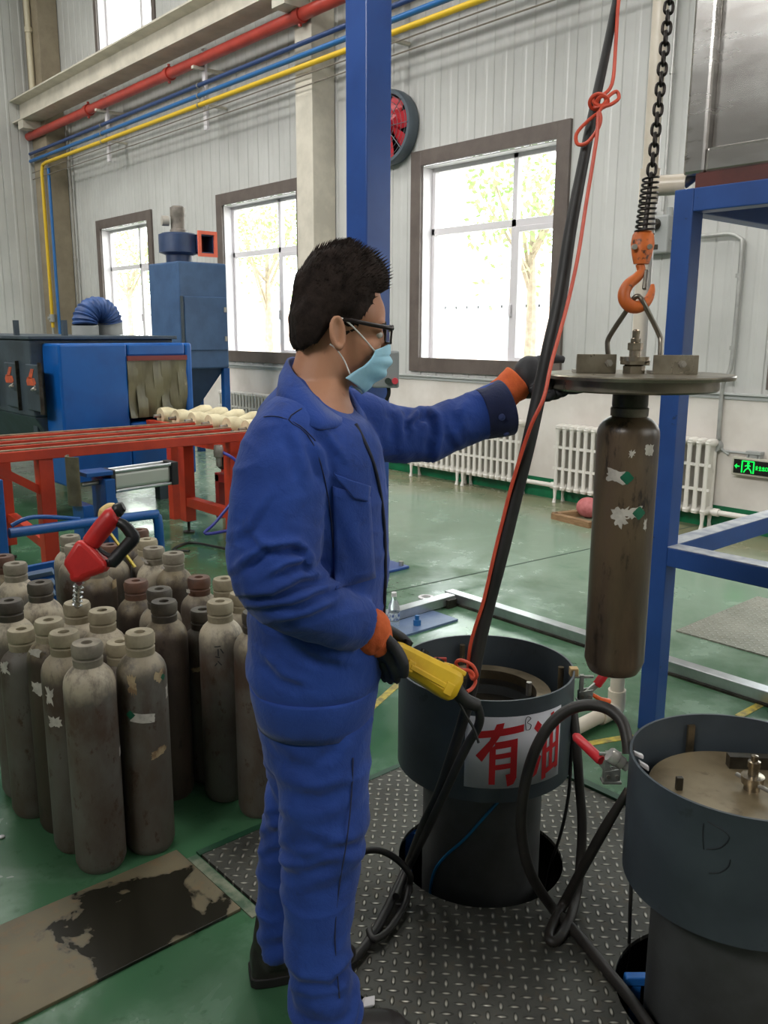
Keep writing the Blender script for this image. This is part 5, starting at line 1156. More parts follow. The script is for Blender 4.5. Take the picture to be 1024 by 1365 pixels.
# ================================================================ the worker
from mathutils.bvhtree import BVHTree
def D(py): return 1.72+(py-330)*.00036
def sec(py, L, R, hd, dd=0, n=36, ex=2.3):
    """horizontal-ish cross-section: left/right edge in the picture, half extent in depth"""
    d = D(py)+dd; c = P((L+R)/2, py, d); a = HR*((R-L)/2*d/CF); b = HF*hd; out = []
    for k in range(n):
        t = 2*PI*k/n; co, si = math.cos(t), math.sin(t)
        out.append(c+a*math.copysign(abs(co)**(2/ex), co)+b*math.copysign(abs(si)**(2/ex), si))
    return out
def secs(mb, rows, dd=0, sub=4, **k):
    """rows interpolated smoothly"""
    q = []
    for i in range(len(rows)-1):
        A, B_, C_, E_ = rows[max(i-1, 0)], rows[i], rows[i+1], rows[min(i+2, len(rows)-1)]
        for j in range(sub): q.append([cr(A[m], B_[m], C_[m], E_[m], j/sub) for m in range(len(rows[0]))])
    q.append(rows[-1]); mb.rings([sec(r[0], r[1], r[2], r[3], (r[4] if len(r) > 4 else 0)+dd, **k) for r in q]); return mb
def limb(mb, pts, n=24, sub=5): return mb.tube([P(*p[:3]) for p in pts], [p[3] for p in pts], n, sub=sub)
SKIN = M('skin', (190, 138, 108), (178, 124, 96), 9, .5, c3=(150, 100, 80), sc3=40, lo3=.62, hi3=.8, bump=.04, bsc=120)
def cloth_mat(name, c1, c2, c3):
    t = NT(name); v = t.coord(); n1 = t.noise(v, 5, 5, .65); n2 = t.noise(v, 16, 5, .7)
    c = t.mix(t.ramp(n1, .38, .64), lin(c1), lin(c2)); c = t.mix(t.math('MULTIPLY', t.ramp(n2, .56, .74), .55), c, lin(c3)); t.l(c, t.b.inputs['Base Color'])
    t.b.inputs['Roughness'].default_value = .82; t.b.inputs['Sheen Weight'].default_value = .15; t.b.inputs['Specular IOR Level'].default_value = .25
    h_ = t.math('ADD', t.math('MULTIPLY', t.noise(v, 24, 4, .6, .8), 1.0), t.math('MULTIPLY', t.noise(v, 380, 2), .12)); t.bump(h_, .35, .01); return t.m
CLOTH = cloth_mat('blue_workwear', (40, 72, 152), (33, 60, 130), (28, 46, 98))
CLOTH_G = cloth_mat('grimy_cuff', (34, 42, 78), (30, 36, 64), (24, 28, 44))
MANP = PZ(425, 1330, 0); MAN = thing('person', 'worker in blue overalls, mask and orange gloves, holding a yellow pendant and the lid', 'person', V((MANP.x, MANP.y, 0)))
MO = MAN.location
# ---- head frame
HC_ = P(450, 420, 1.755)
a_ = math.radians(13); fx = HR*math.cos(a_)+HF*math.sin(a_); ti = math.radians(7)
fx = (fx*math.cos(ti)-V((0, 0, math.sin(ti)))).normalized(); sy = V((0, 0, 1)).cross(fx).normalized(); uz = fx.cross(sy)
def hl(x, y, z): return HC_+fx*x+sy*y+uz*z
def hell(mb, c, h_, n=28, m=18): return mb.ell(hl(*c), fx*h_[0], sy*h_[1], uz*h_[2], n, m)
# ---- body: one continuous skin
mb = MB()
hell(mb, (-.002, 0, .03), (.087, .072, .092)); hell(mb, (.034, 0, -.052), (.060, .056, .086)); hell(mb, (.062, 0, -.118), (.026, .032, .022)); hell(mb, (.045, 0, .005), (.053, .062, .06))
mb.rings([[hl(x+.0, y*w, z) for y in (-1, -.5, 0, .5, 1)]+[hl(x-.05, y*w, z) for y in (1, 0, -1)] for x, w, z in ((.093, .008, -.012), (.102, .010, -.03), (.114, .015, -.058), (.100, .017, -.072))])
hell(mb, (.082, 0, -.004), (.016, .052, .013))
for s_ in (-1, 1):
    hell(mb, (.062, .034*s_, -.054), (.028, .026, .026)); hell(mb, (.074, .032*s_, -.018), (.016, .024, .010))
    c = (-.008, .0755*s_, -.036); e1 = fx*.0155+uz*.002+sy*(-.006*s_); e2 = uz*.029-fx*.006
    mb.ell(hl(*c), e1*.95, sy*.0045, e2*.97, 20, 10)
    rim = [hl(*c)+e1*math.cos(t)*(1 if math.cos(t) < .3 else .75)+e2*math.sin(t)+sy*(.006*s_) for t in [2*PI*k/14 for k in range(14)]]
    mb.loop(rim, .0052, 8, 3); mb.ell(hl(-.004, .078*s_, -.064), fx*.009, sy*.006, uz*.009, 12, 8); mb.ell(hl(.004, .077*s_, -.042), fx*.005, sy*.006, uz*.009, 12, 8)
hell(mb, (.092, 0, -.094), (.012, .024, .014))
mb.tube([hl(-.014, 0, -.03), hl(-.020, 0, -.10), hl(-.030, 0, -.165), hl(-.04, 0, -.23)], [.056, .057, .060, .075], 24, sub=4)
secs(mb, [(505, 390, 465, .07), (530, 374, 466, .11), (552, 362, 474, .135), (575, 356, 482, .145), (640, 348, 496, .15), (760, 350, 500, .145), (880, 356, 488, .145), (950, 360, 482, .14), (985, 372, 470, .12)])
limb(mb, [(392, 585, 1.70, .055), (380, 640, 1.68, .055), (372, 720, 1.67, .05), (382, 785, 1.67, .045), (430, 815, 1.70, .038), (485, 838, 1.78, .03), (505, 852, 1.80, .03)])
limb(mb, [(470, 570, 1.93, .055), (520, 580, 1.98, .05), (590, 572, 2.03, .043), (650, 548, 2.06, .034), (690, 514, 2.075, .028), (712, 505, 2.08, .026)])
limb(mb, [(430, 950, D(950)-.06, .075), (432, 1080, D(1080)-.095, .06), (425, 1180, D(1180)-.125, .05), (424, 1270, D(1270)-.15, .045), (430, 1350, D(1350)-.17, .035), (436, 1378, 1.91, .03), (474, 1388, 1.93, .026)])
limb(mb, [(404, 950, D(950)+.09, .065), (394, 1080, D(1080)+.09, .05), (376, 1180, D(1180)+.09, .05), (372, 1235, D(1235)+.09, .042), (368, 1270, D(1270)+.09, .032), (400, 1280, D(1270)+.09, .028), (440, 1276, D(1270)+.09, .024)])
body = mb.build('body', SKIN, MAN, smooth=180); remesh(body, .004, 5)
# eyes
for s_ in (-1, 1):
    mb = MB(); mb.ell(hl(.080, .031*s_, -.029), fx*.0115, sy*.0115, uz*.008, 16, 10); e = mb.build('eye', M('eye_white', (220, 214, 208), None, rough=.2), MAN, smooth=180)
    mb = MB(); mb.ell(hl(.0875, .031*s_, -.029), fx*.005, sy*.0055, uz*.0055, 12, 8); mb.build('iris', M('iris', (40, 26, 18), None, rough=.1), e, smooth=180)
    mb = MB(); mb.tube([hl(.092, .016*s_, -.010), hl(.093, .03*s_, -.005), hl(.084, .050*s_, -.010)], [.003, .004, .002], 8, squash=1.4, sub=4); mb.build('eyebrow', M('brow_hair', (28, 22, 20), None, rough=.8), MAN, smooth=180)
# ---- hair
HAIR = M('black_hair', (46, 37, 33), (33, 26, 23), 40, .85, spec=.15, bump=.5, bsc=160, bdist=.003)
def hairline(x):
    pts = [(-.12, -.098), (-.07, -.094), (-.045, -.078), (-.032, -.050), (-.02, -.036), (.006, -.036), (.012, -.040), (.028, -.036), (.036, -.018), (.044, -.002), (.056, .015), (.064, .045), (.10, .052), (.15, .052)]
    for (x0, z0), (x1, z1) in zip(pts, pts[1:]):
        if x <= x1: return z0+(z1-z0)*max(0, (x-x0)/(x1-x0))
    return .05
mb = MB(); rings = []; cz = .028
rn = random.Random(4); tufts = []
for i in range(61):
    th = PI*i/60; ring = []
    for j in range(90):
        ph = 2*PI*j/90; d = V((math.sin(th)*math.cos(ph), math.sin(th)*math.sin(ph), -math.cos(th)))
        # outer hair shape
        ex = 2.0 if d.z > 0 else 2.0+2.2*min(1, -d.z*1.6)
        R0 = (abs(d.x/.096)**ex+abs(d.y/.077)**ex+abs(d.z/(.114 if d.z > 0 else .128))**ex)**(-1/ex)
        p = V((d.x*R0, d.y*R0, cz+d.z*R0))
        if p.x > .03 and p.z > .05: R0 += .012*min(1, (p.x-.03)/.04)*min(1, (p.z-.05)/.03)
        k = (p.z-hairline(p.x*.97))/.014; k = max(0, min(1, k)); k = k*k*(3-2*k)
        Ri = R0*.72
        nz = .006*noise.noise(V((p.x*45, p.y*45, p.z*22)))+.003*noise.noise(V((p.x*110, p.y*110, p.z*60)))
        if p.z < .0: nz -= .004*min(1, -p.z/.07)
        if p.z < .012 and -.035 < p.x < .03: nz -= .006*min(1, (.012-p.z)/.02)
        rr = Ri+(R0+nz-Ri)*k; q = V((d.x*rr, d.y*rr, cz+d.z*rr)); ring.append(hl(*q))
        if k > .9 and rn.random() < .55: tufts.append((q, d))
    rings.append(ring)
mb.rings(rings)
for q, d in tufts:
    up = max(0, q.z-.02)*10; L_ = .008+.012*min(1, up); dirn = (d*.55+V((.55*(1 if q.z > .03 else 0), rn.gauss(0, .3), .35 if q.z > .04 else -.7))).normalized()
    b_ = q-d*.004; o1 = dirn.orthogonal().normalized()*.0016; o2 = dirn.cross(o1)
    A = [hl(*(b_+o1)), hl(*(b_-o1*.5+o2*.9)), hl(*(b_-o1*.5-o2*.9)), hl(*(b_+dirn*L_))]
    mb.add(A, [(0, 1, 3), (1, 2, 3), (2, 0, 3), (0, 2, 1)])
mb.build('hair', HAIR, MAN, smooth=60)
# ---- glasses
GF = M('dark_spectacle_frame', (30, 20, 20), None, rough=.3)
mb = MB()
for s_ in (-1, 1):
    rim = [hl(.112-.010*abs(y), s_*(.035+.027*y), -.026+.017*z) for y, z in ((-1, .8), (-.85, 1), (.85, 1), (1, .8), (.9, -.7), (.7, -1), (-.7, -1), (-.9, -.7))]
    mb.loop(rim, .0022, 8, 2)
    mb.tube([hl(.103, .062*s_, -.014), hl(.095, .073*s_, -.014), hl(.05, .077*s_, -.012), hl(.0, .078*s_, -.010), hl(-.018, .077*s_, -.024)], [.0035, .0036, .0034, .003, .0025], 8, squash=1.3, sub=3)
mb.tube([hl(.113, -.010, -.018), hl(.115, 0, -.016), hl(.113, .010, -.018)], .002, 8, sub=3)
g_ = mb.build('eyeglasses', GF, MAN, smooth=60)
for s_ in (-1, 1):
    mb = MB(); mb.prism([hl(.111-.010*abs(y), s_*(.035+.026*y), -.026+.016*z) for y, z in ((-1, .8), (-.85, 1), (.85, 1), (1, .8), (.9, -.7), (.7, -1), (-.7, -1), (-.9, -.7))], fx*.0015); mb.build('lens', GLASS, g_, smooth=0)
# ---- mask
MASK = M('mask_blue', (170, 218, 240), (152, 206, 232), 12, .75, bump=.08, bsc=120)
nu, nv = 36, 30; rows = []
for j in range(nv+1):
    v = j/nv; z = -.040-.112*v
    fr = .112+.010*math.sin(min(1, v*1.5)*PI)*.8-.058*max(0, v-.55)**1.35*2.2; amax = 1.02+.50*v
    z2 = z; row = []
    for i in range(nu+1):
        u = -1+2*i/nu; a = u*amax; pl = .0042*math.sin(v*PI*7)*(1-abs(u)**3)*(1 if .2 < v < .85 else .2)
        w = .064-.008*abs(v-.5)
        x = .012+(fr-.012+pl)*math.cos(a)**.75 if abs(a) < PI/2 else .012
        y = (w+.008*abs(u)**2)*math.sin(min(abs(a), PI/2))*math.copysign(1, u)
        zz = z2-.020*abs(u)**1.5*(1-v)+.030*abs(u)**1.5*v
        row.append(hl(x, y, zz))
    rows.append(row)
mb = MB(); mb.rings(rows, close=False, cap=False); mk = mb.build('face_mask', MASK, MAN, smooth=180)
so = mk.modifiers.new('t', 'SOLIDIFY'); so.thickness = .0015; so.offset = 1
for s_ in (-1, 1):
    i_ = 0 if s_ < 0 else nu
    mb = MB(); mb.tube([rows[1][i_], hl(.03, .073*s_, -.028), hl(-.004, .079*s_, -.008), hl(-.022, .078*s_, -.014)], .0016, 6, sub=4)
    mb.tube([rows[nv-4][i_], hl(.012, .068*s_, -.088), hl(-.008, .077*s_, -.068), hl(-.022, .078*s_, -.060)], .0016, 6, sub=4); mb.build('ear_loop', M('white_elastic', (230, 228, 224), None, rough=.7), mk, smooth=180)

# ---- jacket
def wrinkle(o, fn):
    ns = [v.normal.copy() for v in o.data.vertices]
    for v, n_ in zip(o.data.vertices, ns):
        w = v.co+MO; v.co += n_*fn(w, n_)
    o.data.update()
def ridge(p, f): 
    n_ = 1-abs(noise.noise(V((p.x*f[0], p.y*f[1], p.z*f[2])))*1.6); return n_*n_
mb = MB()
secs(mb, [(500, 386, 412, .06), (514, 373, 430, .10), (535, 353, 458, .145), (552, 345, 478, .165), (570, 339, 498, .18), (610, 331, 512, .188), (680, 328, 518, .186), (760, 330, 518, .182), (830, 333, 514, .18), (868, 331, 512, .183), (888, 331, 511, .184), (902, 338, 503, .177), (925, 342, 499, .168), (944, 345, 496, .163)])
limb(mb, [(402, 560, 1.72, .07), (388, 590, 1.685, .088), (375, 640, 1.66, .093), (367, 710, 1.65, .090), (370, 765, 1.645, .088), (398, 798, 1.66, .075), (440, 820, 1.70, .060), (462, 826, 1.735, .0585), (477, 831, 1.76, .058)], 32)
limb(mb, [(452, 560, 1.90, .075), (485, 570, 1.93, .075), (520, 578, 1.965, .067), (566, 581, 2.0, .061), (602, 567, 2.025, .060), (637, 554, 2.045, .058), (672, 544, 2.06, .066)], 32)
jk = mb.build('jacket', CLOTH, MAN, smooth=180); remesh(jk, .0055, 6)
elb, far = P(375, 775, 1.66), P(545, 575, 1.98)
arm_ax = (P(650, 550, 2.05)-P(500, 572, 1.95)).normalized()
def projpx(w):
    q = w-CAMP; c = q.dot(F_); return 512+CF*q.dot(R_)/c, 682.5-CF*q.dot(U_)/c
def crease(w, n_, lines):
    if n_.dot(w-CAMP) > .15: return 0
    x, y = projpx(w); a = 0
    for pts, am, sg in lines:
        if x < min(p[0] for p in pts)-26 or x > max(p[0] for p in pts)+26 or y < min(p[1] for p in pts)-26 or y > max(p[1] for p in pts)+26: continue
        best = None; L_ = len(pts)-1
        for i in range(L_):
            (x0, y0), (x1, y1) = pts[i], pts[i+1]; dx, dy = x1-x0, y1-y0; l2 = dx*dx+dy*dy
            t = max(0, min(1, ((x-x0)*dx+(y-y0)*dy)/l2)); ex, ey = x-x0-dx*t, y-y0-dy*t; d = math.hypot(ex, ey)
            if best is None or d < best[0]: best = (d, math.copysign(d, dx*(y-y0)-dy*(x-x0)), (i+t)/L_)
        d, s_, u = best; k = min(1, u*5+.25, (1-u)*5+.25)
        a += am*k*(math.exp(-((s_+sg*.6)/sg)**2)-1.0*math.exp(-((s_-sg*1.1)/sg)**2))
    return a
JL = [([(313, 762), (351, 733), (389, 727), (400, 729)], .011, 6), ([(398, 728), (406, 736), (414, 748)], .009, 5), ([(334, 712), (346, 724), (362, 731)], .006, 6), ([(358, 768), (384, 753), (407, 748), (416, 762)], .010, 5),
      ([(323, 794), (363, 793), (401, 773), (434, 768)], .010, 6), ([(336, 810), (389, 806), (422, 791), (446, 783)], .009, 6), ([(366, 830), (414, 819), (446, 802)], .007, 6), ([(310, 718), (333, 706), (352, 676), (363, 655)], .005, 7),
      ([(351, 876), (376, 902), (408, 914)], .006, 7), ([(415, 592), (424, 615), (433, 640)], .006, 6), ([(424, 572), (440, 592), (456, 612)], .006, 6), ([(385, 575), (396, 600), (404, 640)], .005, 8), ([(395, 860), (425, 876), (460, 884)], .006, 7),
      ([(546, 566), (556, 554), (570, 544)], .008, 5), ([(566, 546), (580, 557), (583, 580), (576, 612)], .009, 6), ([(554, 548), (548, 560), (546, 578)], .007, 5), ([(600, 575), (606, 585), (611, 598)], .006, 6), ([(525, 545), (532, 560), (530, 590)], .006, 6), ([(618, 530), (612, 550), (616, 575)], .005, 7), ([(452, 690), (470, 720), (480, 760)], .004, 8)]
TL = [([(375, 1134), (410, 1138), (452, 1131), (478, 1120)], .007, 6), ([(377, 1150), (415, 1155), (462, 1141)], .007, 6), ([(400, 1182), (435, 1178), (464, 1160)], .006, 7), ([(387, 1284), (405, 1306), (440, 1310), (462, 1280)], .009, 6), ([(448, 1303), (460, 1290), (472, 1268)], .009, 5), ([(392, 1322), (420, 1328), (470, 1318)], .006, 6),
      ([(346, 1138), (360, 1132), (376, 1126)], .006, 5), ([(346, 1108), (360, 1108), (374, 1102)], .006, 5), ([(350, 1088), (364, 1084), (378, 1080)], .005, 5), ([(350, 1206), (362, 1210), (374, 1206)], .005, 6), ([(370, 1040), (425, 1056), (478, 1030)], .007, 8), ([(360, 980), (392, 1010), (430, 1020)], .006, 8), ([(380, 1080), (430, 1092), (484, 1066)], .006, 8), ([(470, 985), (455, 1010), (420, 1030)], .006, 7)]
TL = [(p_, a_*.62, w_*1.15) for p_, a_, w_ in TL]
def jfold(w, n_):
    a = .004*(ridge(w, (4, 4, 9))-.5)+.0025*(ridge(w, (9, 9, 20))-.5)+crease(w, n_, JL)
    de = (w-elb).length; k = max(0, 1-de/.20)
    if k: 
        t = (w-P(440, 735, 1.6)); r_ = math.sqrt(t.dot(t)); a += k*.004*(math.sin(r_*135+5*noise.noise(w*8))*.6+(ridge(w, (9, 9, 14))-.5))
    s_ = (w-far).dot(arm_ax); kf = max(0, 1-abs(s_)/.2)
    if kf and (w-far).cross(arm_ax).length < .11: a += kf*.005*(ridge(V((s_*2+w.z*.8, w.z*.5, w.x*.5)), (10, 8, 8))-.45)
    return a
wrinkle(jk, jfold)
BV = BVHTree.FromPolygons([v.co+MO for v in jk.data.vertices], [tuple(p.vertices) for p in jk.data.polygons])
def hitp(px, py, bv, lift=0):
    v = (F_ + R_*((px-512)/CF) + U_*((682.5-py)/CF)).normalized(); h_ = bv.ray_cast(CAMP, v)
    if h_[0] is None: return None
    n_ = h_[1] if h_[1].dot(v) < 0 else -h_[1]
    return h_[0]+n_*lift, n_
def patch_on(name, quad, bv, mat, parent, lift=.004, n=10, th=.003, bev=.0):
    """cloth patch between four picture corners, lying on the surface"""
    rows = []
    for j in range(n+1):
        row = []
        for i in range(n+1):
            u, v = i/n, j/n; x = (quad[0][0]*(1-u)+quad[1][0]*u)*(1-v)+(quad[3][0]*(1-u)+quad[2][0]*u)*v; y = (quad[0][1]*(1-u)+quad[1][1]*u)*(1-v)+(quad[3][1]*(1-u)+quad[2][1]*u)*v
            h_ = hitp(x, y, bv, lift); row.append(h_[0] if h_ else None)
        if all(p is not None for p in row): rows.append(row)
    if len(rows) < 2: return None
    mb = MB(); mb.rings(rows, close=False, cap=False); o = mb.build(name, mat, parent, smooth=180); s_ = o.modifiers.new('t', 'SOLIDIFY'); s_.thickness = th; s_.offset = 0; return o
def line_on(name, pts, bv, r, mat, parent, lift=.001):
    q = [hitp(x, y, bv, lift) for x, y in pts]; q = [p[0] for p in q if p]
    if len(q) < 2: return None
    mb = MB(); mb.tube(q, r, 6, sub=3); return mb.build(name, mat, parent, smooth=180)
pk = patch_on('chest_pocket', ((443, 648), (492, 662), (499, 770), (446, 786)), BV, CLOTH, jk, .003)
fl_ = patch_on('pocket_flap', ((441, 630), (490, 648), (487, 668), (470, 664)), BV, CLOTH, jk, .008)
BTN = M('dark_button', (58, 70, 120), None, rough=.4)
def button(px, py, bv, parent, r=.0065):
    h_ = hitp(px, py, bv, .001)
    if h_: mb = MB(); mb.lathe([(.0, .004), (r*.6, .0035), (r, .002), (r, -.001), (.0, -.001)], h_[0], 16, h_[1]); mb.loop([h_[0]+h_[1]*.003+(h_[1].orthogonal().normalized()*math.cos(t)+h_[1].cross(h_[1].orthogonal().normalized())*math.sin(t))*r*.8 for t in [2*PI*k/8 for k in range(8)]], .0008, 5, 2); mb.build('button', BTN, parent)
button(474, 655, BV, jk)
# cuff on the outstretched sleeve
line_on('sleeve_seam', [(402, 545), (385, 560), (410, 580), (428, 620), (440, 680), (444, 730)], BV, .0014, CLOTH_G, jk)
line_on('shoulder_seam', [(352, 556), (372, 556), (400, 568), (420, 588)], BV, .0012, CLOTH_G, jk)
mb = MB(); limb(mb, [(640, 553, 2.046, .0600), (652, 550, 2.051, .0625), (664, 546.5, 2.056, .0665), (673.5, 543.5, 2.06, .0685)], 36)
scf = mb.build('sleeve_cuff', CLOTH_G, jk, smooth=180)
scv = BVHTree.FromPolygons([v.co+MO for v in scf.data.vertices], [tuple(p.vertices) for p in scf.data.polygons])
button(669, 556, scv, scf, .008); button(675, 578, scv, scf, .007)
# collar
near_top = [(392, 476, 1.85), (384, 480, 1.78), (390, 494, 1.70), (408, 516, 1.665), (430, 540, 1.66), (452, 556, 1.685), (470, 563, 1.72)]
near_bot = [(388, 512, 1.86), (372, 522, 1.77), (372, 532, 1.67), (392, 556, 1.625), (418, 570, 1.615), (436, 572, 1.63), (466, 566, 1.71)]
def strip(mb, A, B_, sub=5):
    a, _ = smooth_path([P(*p) for p in A], [0]*len(A), sub); b, _ = smooth_path([P(*p) for p in B_], [0]*len(B_), sub)
    mid = [(p+q)/2+((p+q)/2-P(430, 520, 1.78)).normalized()*.006 for p, q in zip(a, b)]
    mb.rings([a, mid, b], close=False, cap=False)
mb = MB(); strip(mb, near_top, near_bot); o = mb.build('collar', CLOTH, jk, smooth=180); s_ = o.modifiers.new('t', 'SOLIDIFY'); s_.thickness = .006; s_.offset = 0
far_top = [(392, 476, 1.85), (415, 484, 1.885), (445, 502, 1.885), (463, 518, 1.87), (474, 540, 1.83), (476, 560, 1.78)]
far_bot = [(388, 512, 1.86), (430, 512, 1.93), (470, 524, 1.93), (484, 540, 1.90), (490, 560, 1.86), (488, 580, 1.80)]
mb = MB(); strip(mb, far_top, far_bot); o = mb.build('collar', CLOTH, jk, smooth=180); s_ = o.modifiers.new('t', 'SOLIDIFY'); s_.thickness = .006; s_.offset = 0
line_on('zip_shade_line', [(474, 566), (486, 590), (498, 620), (507, 660), (512, 710), (513, 770), (511, 820)], BV, .004, M('zip_shade', (22, 26, 44), None, rough=.6), jk, .001)  # dark line for the zip, with the shaded far jacket half painted in
# waistband
mb = MB(); rr = [sec(p, l-1.5, r+1.5, h_+.005, 0, 60) for p, l, r, h_ in ((897, 336, 505, .178), (900, 336.5, 504.5, .180), (915, 338, 503, .179), (935, 343, 499, .170), (947, 345, 497, .165))]
mb.rings(rr); wb = mb.build('waistband', CLOTH, jk, smooth=180)
wbv = BVHTree.FromPolygons([v.co+MO for v in wb.data.vertices], [tuple(p.vertices) for p in wb.data.polygons])
button(358, 914, wbv, jk, .009); button(383, 920, wbv, jk, .009)
patch_on('waist_tab', ((344, 898), (372, 905), (372, 934), (348, 930)), wbv, CLOTH, jk, .003, 6)

# ---- trousers
mb = MB()
secs(mb, [(905, 346, 498, .155), (950, 346, 496, .158), (985, 350, 494, .15), (1010, 360, 486, .125)])
secs(mb, [(950, 358, 496, .115, -.055), (1000, 364, 494, .11, -.065), (1050, 370, 493, .105, -.085), (1100, 373, 490, .098, -.10), (1150, 374, 480, .092, -.115), (1200, 376, 472, .09, -.13), (1250, 380, 468, .088, -.145), (1290, 385, 470, .088, -.155), (1330, 386, 480, .092, -.165), (1350, 388, 484, .094, -.17)])
secs(mb, [(950, 348, 460, .10, .06), (1000, 353, 440, .095, .075), (1050, 356, 430, .09, .085), (1100, 350, 422, .085, .09), (1150, 343, 412, .08, .09), (1200, 343, 404, .078, .09), (1235, 345, 401, .080, .09), (1256, 346, 401, .082, .09)])
tr = mb.build('trousers', CLOTH, MAN, smooth=180); remesh(tr, .0055, 5)
def tfold(w, n_):
    a = crease(w+V((noise.noise(w*9), noise.noise(w*9+V((5, 0, 0))), noise.noise(w*9+V((0, 7, 0)))))*.012, n_, TL)+.007*(ridge(w, (5, 5, 10))-.5)+.003*noise.noise(V((w.x*6, w.y*6, w.z*30)))
    for z0, am in ((.52, .006), (.45, .004), (.12, .009), (.84, .004)):
        k = max(0, 1-abs(w.z-z0)/.10); a += k*am*.7*(math.sin(w.z*95+6*noise.noise(w*7)))
    return a
wrinkle(tr, tfold)
TV = BVHTree.FromPolygons([v.co+MO for v in tr.data.vertices], [tuple(p.vertices) for p in tr.data.polygons])
line_on('side_seam', [(470, 1010), (468, 1060), (462, 1120), (452, 1180), (446, 1250), (452, 1330)], TV, .0016, CLOTH_G, tr, .002)
patch_on('back_pocket', ((408, 952), (434, 952), (430, 972), (418, 980)), TV, CLOTH_G, tr, .002, 6)

# ---- boots
BOOT = M('dark_boot_leather', (44, 38, 36), (34, 30, 28), 12, .45, bump=.15, bsc=50); SOLE = M('boot_sole', (30, 28, 27), None, rough=.6)
def boot(heel, toe, ank_px, shaft):
    ax_ = (toe-heel); L_ = ax_.length; ax_.normalize(); sd = V((0, 0, 1)).cross(ax_)
    mb = MB(); rings = []
    for t, w, h_ in ((0, .028, .07), (.03, .036, .10), (.15, .041, .105), (.32, .041, .10), (.5, .044, .085), (.7, .05, .068), (.85, .047, .058), (.95, .034, .045), (1, .015, .032)):
        c = heel+ax_*L_*t; rings.append([c+sd*w*x+V((0, 0, .018+(h_-.018)*z)) for x, z in ((-1, 0), (-1.02, .35), (-.8, .75), (-.4, .97), (0, 1), (.4, .97), (.8, .75), (1.02, .35), (1, 0))])
    mb.rings(rings)
    a0 = heel+ax_*L_*.22; mb.tube([a0+V((0, 0, .05)), a0+V((0, 0, .10)), shaft], [.050, .052, .054], 20, sub=3)
    b = mb.build('boot', BOOT, MAN, smooth=180); remesh(b, .005, 4)
    mb = MB(); rings = []
    for t, w in ((-.015, .030), (.03, .040), (.2, .044), (.4, .042), (.7, .053), (.88, .048), (.98, .03), (1.015, .014)):
        c = heel+ax_*L_*t; rings.append([c-sd*w, c+sd*w, c+sd*w+V((0, 0, .026)), c-sd*w+V((0, 0, .026))])
    mb.rings(rings); mb.build('sole', SOLE, b, bevel=.003)
for hem, toe_px, dd_ in (((432, 1345), (500, 1388), -.175), ((372, 1240), (478, 1279), .09)):
    A_ = P(*hem, D(hem[1])+dd_); g0 = V((A_.x, A_.y, .002)); tp = PZ(*toe_px, .002); u_ = (tp-g0).normalized()
    boot(g0-u_*.072, g0+u_*.195, None, A_+V((0, 0, .05)))

# ---- gloves
G_O = M('orange_knit_glove', (214, 100, 48), (196, 86, 40), 18, .85, bump=.4, bsc=220, bdist=.003); G_D = M('dark_coated_glove', (40, 40, 44), (30, 30, 33), 18, .6, bump=.2, bsc=90)
def finger(mb, pts, r=.0112): mb.tube([P(*p) for p in pts], [r*1.08]+[r]*(len(pts)-2)+[r*.72], 12, sub=4)
# left hand on the lid
mb = MB(); mb.ell(P(705, 503, 2.075), HR*.040, HF*.036, V((0, 0, .052)), 20, 14); mb.ell(P(722, 512, 2.06), HR*.026, HF*.028, V((0, 0, .034)), 18, 12)
finger(mb, [(700, 488, 2.075), (720, 480, 2.07), (738, 478, 2.07), (753, 480, 2.07)], .0125)
finger(mb, [(718, 505, 2.12), (744, 518, 2.12), (766, 520, 2.11), (787, 517, 2.10)])
finger(mb, [(716, 512, 2.09), (736, 524, 2.09), (750, 524, 2.08), (758, 519, 2.075)])
finger(mb, [(714, 515, 2.06), (732, 527, 2.055), (744, 526, 2.055), (748, 518, 2.06)])
finger(mb, [(708, 516, 2.035), (722, 529, 2.03), (734, 529, 2.03), (738, 521, 2.04)], .0105)
gl_ = mb.build('glove', G_D, MAN, smooth=180); remesh(gl_, .004, 4)
mb = MB(); mb.tube([P(656, 538, 2.07), P(667, 529, 2.072), P(678, 519, 2.074), P(690, 509, 2.076)], [.036, .041, .040, .044], 24, sub=5); kc = mb.build('knit_cuff', G_O, gl_, smooth=180)
wrinkle(kc, lambda w, n_: .0025*noise.noise(w*60))
# right hand round the pendant
mb = MB(); finger(mb, [(512, 850, 1.80), (528, 866, 1.795), (537, 884, 1.80), (539, 902, 1.82)], .0135)
finger(mb, [(506, 862, 1.815), (519, 880, 1.81), (527, 896, 1.82), (529, 908, 1.845)], .0125)
finger(mb, [(502, 870, 1.84), (513, 888, 1.84), (519, 900, 1.855), (521, 909, 1.875)], .012)
finger(mb, [(500, 874, 1.865), (507, 890, 1.87), (512, 900, 1.88), (514, 907, 1.895)], .011)
finger(mb, [(508, 836, 1.845), (522, 842, 1.875), (536, 851, 1.895), (548, 860, 1.90)], .0125)
mb.ell(P(509, 860, 1.835), HR*.024, HF*.036, V((0, 0, .036)), 18, 12)
gr_ = mb.build('glove', G_D, MAN, smooth=180); remesh(gr_, .004, 4)
mb = MB(); mb.ell(P(502, 847, 1.815), HR*.034+V((0, 0, -.010)), HF*.040, V((0, 0, .047))+HR*.004, 24, 16); mb.tube([P(480, 836, 1.785), P(492, 842, 1.80), P(503, 848, 1.81)], [.049, .052, .045], 24, sub=4)
kc = mb.build('knit_cuff', G_O, gr_, smooth=180); remesh(kc, .004, 5)
wrinkle(kc, lambda w, n_: .0022*noise.noise(w*70))
